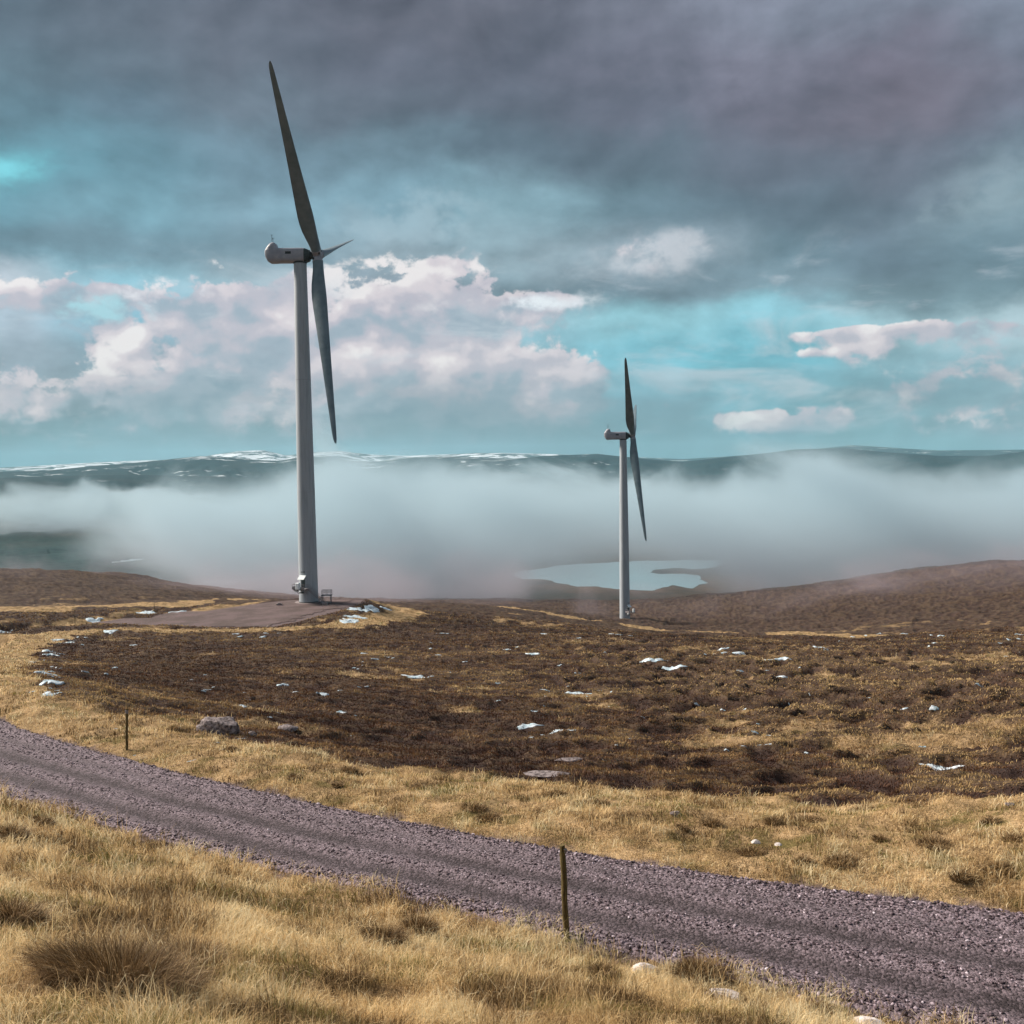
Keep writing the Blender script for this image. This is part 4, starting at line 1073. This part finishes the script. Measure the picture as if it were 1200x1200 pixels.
# ------------------------------------------------------------------ sky
SUN_AZ, SUN_EL = R(-68), R(33)      # azimuth from the view direction (+Y), towards the left
W = bpy.data.worlds.new('World'); SC.world = W; W.use_nodes = True
t = NT(W.node_tree); t.n.clear(); out = t.new('ShaderNodeOutputWorld')
G = t.new('ShaderNodeTexCoord').outputs['Generated']
dv = t.vm('NORMALIZE', G); s = t.sep(dv)
U = t.m('ARCTAN2', s[0], s[1]); V_ = t.m('ARCSINE', s[2])
# broken, streaky warp so that nothing follows a straight line
q3 = t.xyz(t.m('MULTIPLY', U, 1.0), t.m('MULTIPLY', V_, 1.55), 0.)
wn = t.noise(q3, 5.0, 6, .6, out=1); ws = t.sep(wn)
Uw = t.m('ADD', U, t.m('MULTIPLY', t.m('SUBTRACT', ws[0], .5), .20)); Vw = t.m('ADD', V_, t.m('MULTIPLY', t.m('SUBTRACT', ws[1], .5), .11))
rows = [0, 60, 120, 180, 240, 300, 340, 380, 420, 460, 500, 530]
cols = [0, 150, 300, 450, 600, 750, 900, 1050, 1200]
CG = {0: [(92, 108, 120), (100, 110, 122), (104, 108, 120), (104, 104, 116), (106, 106, 118), (120, 122, 136), (136, 140, 156), (134, 140, 156), (128, 136, 152)],
 60: [(95, 118, 130), (98, 112, 124), (104, 110, 122), (100, 103, 116), (97, 99, 112), (115, 115, 130), (128, 126, 142), (126, 122, 138), (122, 128, 144)],
 120: [(100, 136, 150), (100, 125, 140), (105, 118, 130), (100, 108, 120), (97, 102, 115), (108, 110, 125), (115, 112, 127), (117, 113, 127), (115, 118, 134)],
 180: [(94, 150, 165), (108, 150, 165), (115, 145, 160), (110, 135, 148), (98, 115, 128), (95, 110, 122), (103, 110, 124), (106, 112, 126), (115, 133, 146)],
 240: [(100, 150, 165), (120, 165, 180), (130, 165, 180), (130, 167, 182), (137, 172, 184), (105, 130, 142), (98, 115, 128), (100, 115, 128), (132, 155, 165)],
 300: [(92, 124, 137), (107, 138, 151), (122, 150, 163), (150, 170, 180), (148, 172, 182), (155, 170, 180), (105, 130, 142), (103, 123, 136), (108, 133, 145)],
 340: [(185, 196, 206), (140, 190, 206), (160, 180, 190), (140, 154, 166), (108, 128, 138), (115, 138, 150), (125, 150, 162), (112, 136, 146), (106, 131, 141)],
 380: [(165, 182, 196), (128, 182, 202), (180, 188, 200), (180, 190, 202), (160, 195, 208), (150, 205, 217), (140, 198, 212), (160, 195, 205), (178, 202, 210)],
 420: [(145, 162, 176), (138, 172, 188), (165, 175, 188), (170, 178, 190), (140, 182, 196), (122, 193, 210), (108, 183, 200), (138, 178, 190), (150, 185, 197)],
 460: [(150, 168, 182), (142, 162, 176), (152, 166, 178), (155, 168, 180), (150, 175, 188), (125, 180, 196), (118, 176, 192), (118, 168, 181), (138, 168, 180)],
 500: [(104, 144, 158), (112, 144, 158), (118, 148, 160), (128, 152, 164), (120, 152, 165), (105, 152, 166), (112, 160, 174), (118, 160, 172), (150, 172, 184)],
 530: [(92, 142, 156), (115, 155, 168), (140, 172, 184), (125, 160, 172), (118, 154, 166), (108, 152, 164), (110, 150, 160), (110, 155, 165), (120, 160, 170)]}
E0, E1 = R(-4), R(60)
def elp(e): return (e - E0) / (E1 - E0)
up_c, side_c = (112, 118, 132), (120, 140, 152)
colr = []
for ci, cx in enumerate(cols):
    st = [(elp(azel(cx, ry)[1]), lin(CG[ry][ci])) for ry in rows][::-1]
    st = [(0., lin((105, 140, 152)))] + st + [(elp(R(38)), lin(up_c)), (1., lin((125, 132, 146)))]
    colr.append((azel(cx, 300)[0], t.ramp(t.lin(Vw, E0, E1), st, 'EASE')))
side = t.ramp(t.lin(Vw, E0, E1), [(0., lin((110, 140, 150))), (elp(R(4)), lin((150, 175, 185))), (elp(R(12)), lin((170, 185, 195))), (elp(R(20)), lin(side_c)), (elp(R(38)), lin(up_c)), (1., lin((125, 132, 146)))], 'EASE')
c = side
azs = [-.85] + [a for a, _ in colr] + [.85]; socks = [None] + [b for _, b in colr] + [side]
for k in range(1, len(azs)):
    c = t.mix(t.ss(Uw, azs[k - 1], azs[k]), c, socks[k])
lowc = c
# soft overall relief of the cloud deck
big = t.noise(q3, 7., 7, .55, .15); big2 = t.noise(t.vm('ADD', q3, (-.012, .018, 0.)), 7., 7, .55, .15)
rel = t.m('SUBTRACT', big, big2)
low_band = t.ss(V_, R(13), R(7))          # stronger modelling low down where the cumulus stand
k1 = t.m('ADD', 1., t.m('MULTIPLY', rel, t.lin(low_band, 0., 1., 1.5, 1.6)))
k1 = t.m('MULTIPLY', k1, t.ss(V_, R(11.), R(17.), 1., .90))
k2 = t.m('ADD', k1, t.m('MULTIPLY', t.m('SUBTRACT', big, .5), t.lin(low_band, 0., 1., .55, .5)))
c = t.mix(1., c, t.xyz(k2, k2, k2), 'MULTIPLY')
# cumulus heaps: ellipses broken by noise
BL = [(235, 405, 70, 62, 1.0), (290, 370, 55, 32, .8), (430, 395, 75, 55, 1.0), (530, 395, 75, 60, 1.15), (560, 450, 70, 45, 1.0), (655, 465, 55, 36, 1.15), (420, 470, 120, 36, .8), (790, 470, 40, 22, .6), (915, 497, 72, 12, 1.0), (1010, 412, 26, 9, .5), (1130, 450, 110, 34, .45), (1165, 502, 55, 16, .75), (60, 470, 110, 45, .75), (20, 350, 70, 26, .8), (1140, 386, 90, 12, .62), (1000, 392, 110, 7, .42), (945, 417, 16, 6, .6), (755, 300, 42, 26, .38), (590, 362, 85, 14, .75), (110, 345, 60, 16, .6)]
cov = None; vert = None
for a, b, w_, h_, k in BL:
    u1, v1 = azel(a, b)
    du = t.m('MULTIPLY', t.m('SUBTRACT', U, u1), F / w_); dw = t.m('MULTIPLY', t.m('SUBTRACT', V_, v1), F / h_)
    e_ = t.m('MULTIPLY', t.m('POWER', .5, t.m('ADD', t.m('MULTIPLY', du, du), t.m('MULTIPLY', dw, dw))), k)
    cov = e_ if cov is None else t.m('ADD', cov, e_)
    ev = t.m('MULTIPLY', e_, t.m('SUBTRACT', dw, t.m('MULTIPLY', du, .35))); vert = ev if vert is None else t.m('ADD', vert, ev)
q4 = t.xyz(U, t.m('MULTIPLY', V_, 1.25), .3)
pf = t.m('ADD', t.noise(q4, 15., 8, .55, .15), t.m('MULTIPLY', t.m('SUBTRACT', t.noise(q4, 46., 6, .6, .2), .5), .42)); ps = t.noise(q4, 13., 3, .45, .1); pf2 = t.noise(t.vm('ADD', q4, (-.010, .014, 0.)), 13., 3, .45, .1)
dens = t.m('ADD', cov, t.m('MULTIPLY', t.m('MULTIPLY', t.m('SUBTRACT', pf, .5), 2.9), t.ss(cov, 0., .45)))
vv = t.m('DIVIDE', vert, t.m('ADD', cov, .15))
mask = t.ss(dens, .34, t.ss(vv, -.9, .7, 1.05, .56))
lit = t.m('ADD', t.m('MULTIPLY', t.m('SUBTRACT', ps, pf2), 2.2), t.m('ADD', .56, t.m('ADD', t.m('MULTIPLY', t.m('DIVIDE', vert, t.m('ADD', cov, .15)), .32), t.m('MULTIPLY', t.m('SUBTRACT', pf, .5), .9))))
cc = t.ramp(lit, [(0., lin((125, 150, 165))), (.35, lin((160, 174, 187))), (.6, lin((196, 190, 200))), (.8, lin((226, 214, 218))), (1., lin((250, 242, 240)))], 'EASE')
c = t.mix(t.m('MULTIPLY', mask, .92), c, cc)
# thin veils and bright torn edges under the deck
q5 = t.xyz(U, t.m('MULTIPLY', V_, 2.6), .7)
ve = t.noise(q5, 9., 8, .62, .5); bw = t.m('MULTIPLY', t.ss(V_, R(.8), R(2.5)), t.ss(V_, R(13.5), R(9.)))
c = t.mix(t.m('MULTIPLY', bw, t.ss(ve, .50, .74, 0., .62)), c, lin((205, 212, 220)))
c = t.mix(t.m('MULTIPLY', t.m('MULTIPLY', t.ss(V_, R(6.), R(3.4)), t.ss(V_, R(.1), R(.8))), t.ss(t.noise(q5, 5., 6, .6), .40, .62, 0., .55)), c, lin((112, 138, 152)))
for (a_, b_, w_, h_, k_, cl_) in ((755, 292, 56, 24, .45, (236, 232, 236)), (640, 352, 75, 13, 1.0, (238, 244, 248)), (540, 372, 60, 22, .8, (250, 246, 244)), (500, 262, 90, 26, .5, (176, 198, 208)), (200, 345, 60, 14, .8, (236, 236, 240)), (100, 365, 60, 10, .7, (170, 226, 236)), (1170, 215, 70, 40, .35, (160, 178, 186))):
    u1, v1 = azel(a_, b_); du = t.m('MULTIPLY', t.m('SUBTRACT', Uw, u1), F / w_); dw = t.m('MULTIPLY', t.m('SUBTRACT', Vw, v1), F / h_)
    gl = t.m('MULTIPLY', t.m('POWER', .5, t.m('ADD', t.m('MULTIPLY', du, du), t.m('MULTIPLY', dw, dw))), t.ss(pf, .36, .60, .35, 1.15))
    c = t.mix(t.m('MULTIPLY', t.ss(t.m('ADD', gl, t.m('MULTIPLY', t.m('MULTIPLY', t.m('SUBTRACT', big, .5), 3.2), gl)), .25, 1.15), k_), c, lin(cl_))
# reddish glow on the deck, upper right
u1, v1 = azel(1090, 95); du = t.m('MULTIPLY', t.m('SUBTRACT', Uw, u1), F / 75); dw = t.m('MULTIPLY', t.m('SUBTRACT', Vw, v1), F / 38)
gl = t.m('POWER', .5, t.m('ADD', t.m('MULTIPLY', du, du), t.m('MULTIPLY', dw, dw)))
c = t.mix(t.m('MULTIPLY', gl, .07), c, lin((158, 108, 120)))
# gap in the deck at the left
u1, v1 = azel(12, 185); du = t.m('MULTIPLY', t.m('SUBTRACT', Uw, u1), F / 26); dw = t.m('MULTIPLY', t.m('SUBTRACT', Vw, v1), F / 15)
gl = t.m('POWER', .5, t.m('ADD', t.m('MULTIPLY', du, du), t.m('MULTIPLY', dw, dw)))
c = t.mix(t.m('MULTIPLY', gl, .9), c, lin((130, 226, 238)))
sky = t.new('ShaderNodeTexSky'); sky.sky_type = 'NISHITA'; sky.sun_disc = False; sky.sun_elevation = SUN_EL; sky.sun_rotation = SUN_AZ % (2 * math.pi)
b1 = t.new('ShaderNodeBackground'); t._in(b1.inputs[0], c); b1.inputs[1].default_value = .615
b2 = t.new('ShaderNodeBackground'); t.link(sky.outputs[0], b2.inputs[0]); b2.inputs[1].default_value = .08
mx = t.new('ShaderNodeMixShader'); mx.inputs[0].default_value = .08; t.link(b1.outputs[0], mx.inputs[1]); t.link(b2.outputs[0], mx.inputs[2]); t.link(mx.outputs[0], out.inputs['Surface'])
W.cycles.sampling_method = 'MANUAL'; W.cycles.sample_map_resolution = 512

L = bpy.data.lights.new('sun', 'SUN'); L.energy = 5.0; L.angle = R(22); L.color = (1.0, .90, .78)
lo = bpy.data.objects.new('sun', L); COL.objects.link(lo)
sd = Vector((math.sin(SUN_AZ) * math.cos(SUN_EL), math.cos(SUN_AZ) * math.cos(SUN_EL), math.sin(SUN_EL)))
lo.rotation_euler = sd.to_track_quat('Z', 'Y').to_euler(); lo.location = (0, 0, 60)

# ------------------------------------------------------------------ camera and render settings
cam = bpy.data.cameras.new('camera'); co = bpy.data.objects.new('camera', cam); COL.objects.link(co)
cam.sensor_fit = 'HORIZONTAL'; cam.sensor_width = 36; cam.lens = 36 * F / 1200; cam.clip_start = .1; cam.clip_end = 80000
mt = Matrix((Vector(CRT), Vector(CUP), Vector(-fw))).transposed().to_4x4(); co.matrix_world = mt
SC.camera = co
SC.view_settings.view_transform = 'Standard'; SC.view_settings.look = 'None'; SC.view_settings.exposure = .70; SC.view_settings.gamma = 1
SC.render.engine = 'CYCLES'; cy = SC.cycles
cy.max_bounces = 5; cy.diffuse_bounces = 2; cy.glossy_bounces = 2; cy.transmission_bounces = 2; cy.volume_bounces = 2; cy.transparent_max_bounces = 6
cy.use_adaptive_sampling = True; cy.adaptive_threshold = .02
cy.volume_step_rate = 1.0; cy.volume_max_steps = 96
cy.use_denoising = True
try: cy.denoiser = 'OPENIMAGEDENOISE'
except Exception: pass
cy.caustics_reflective = False; cy.caustics_refractive = False
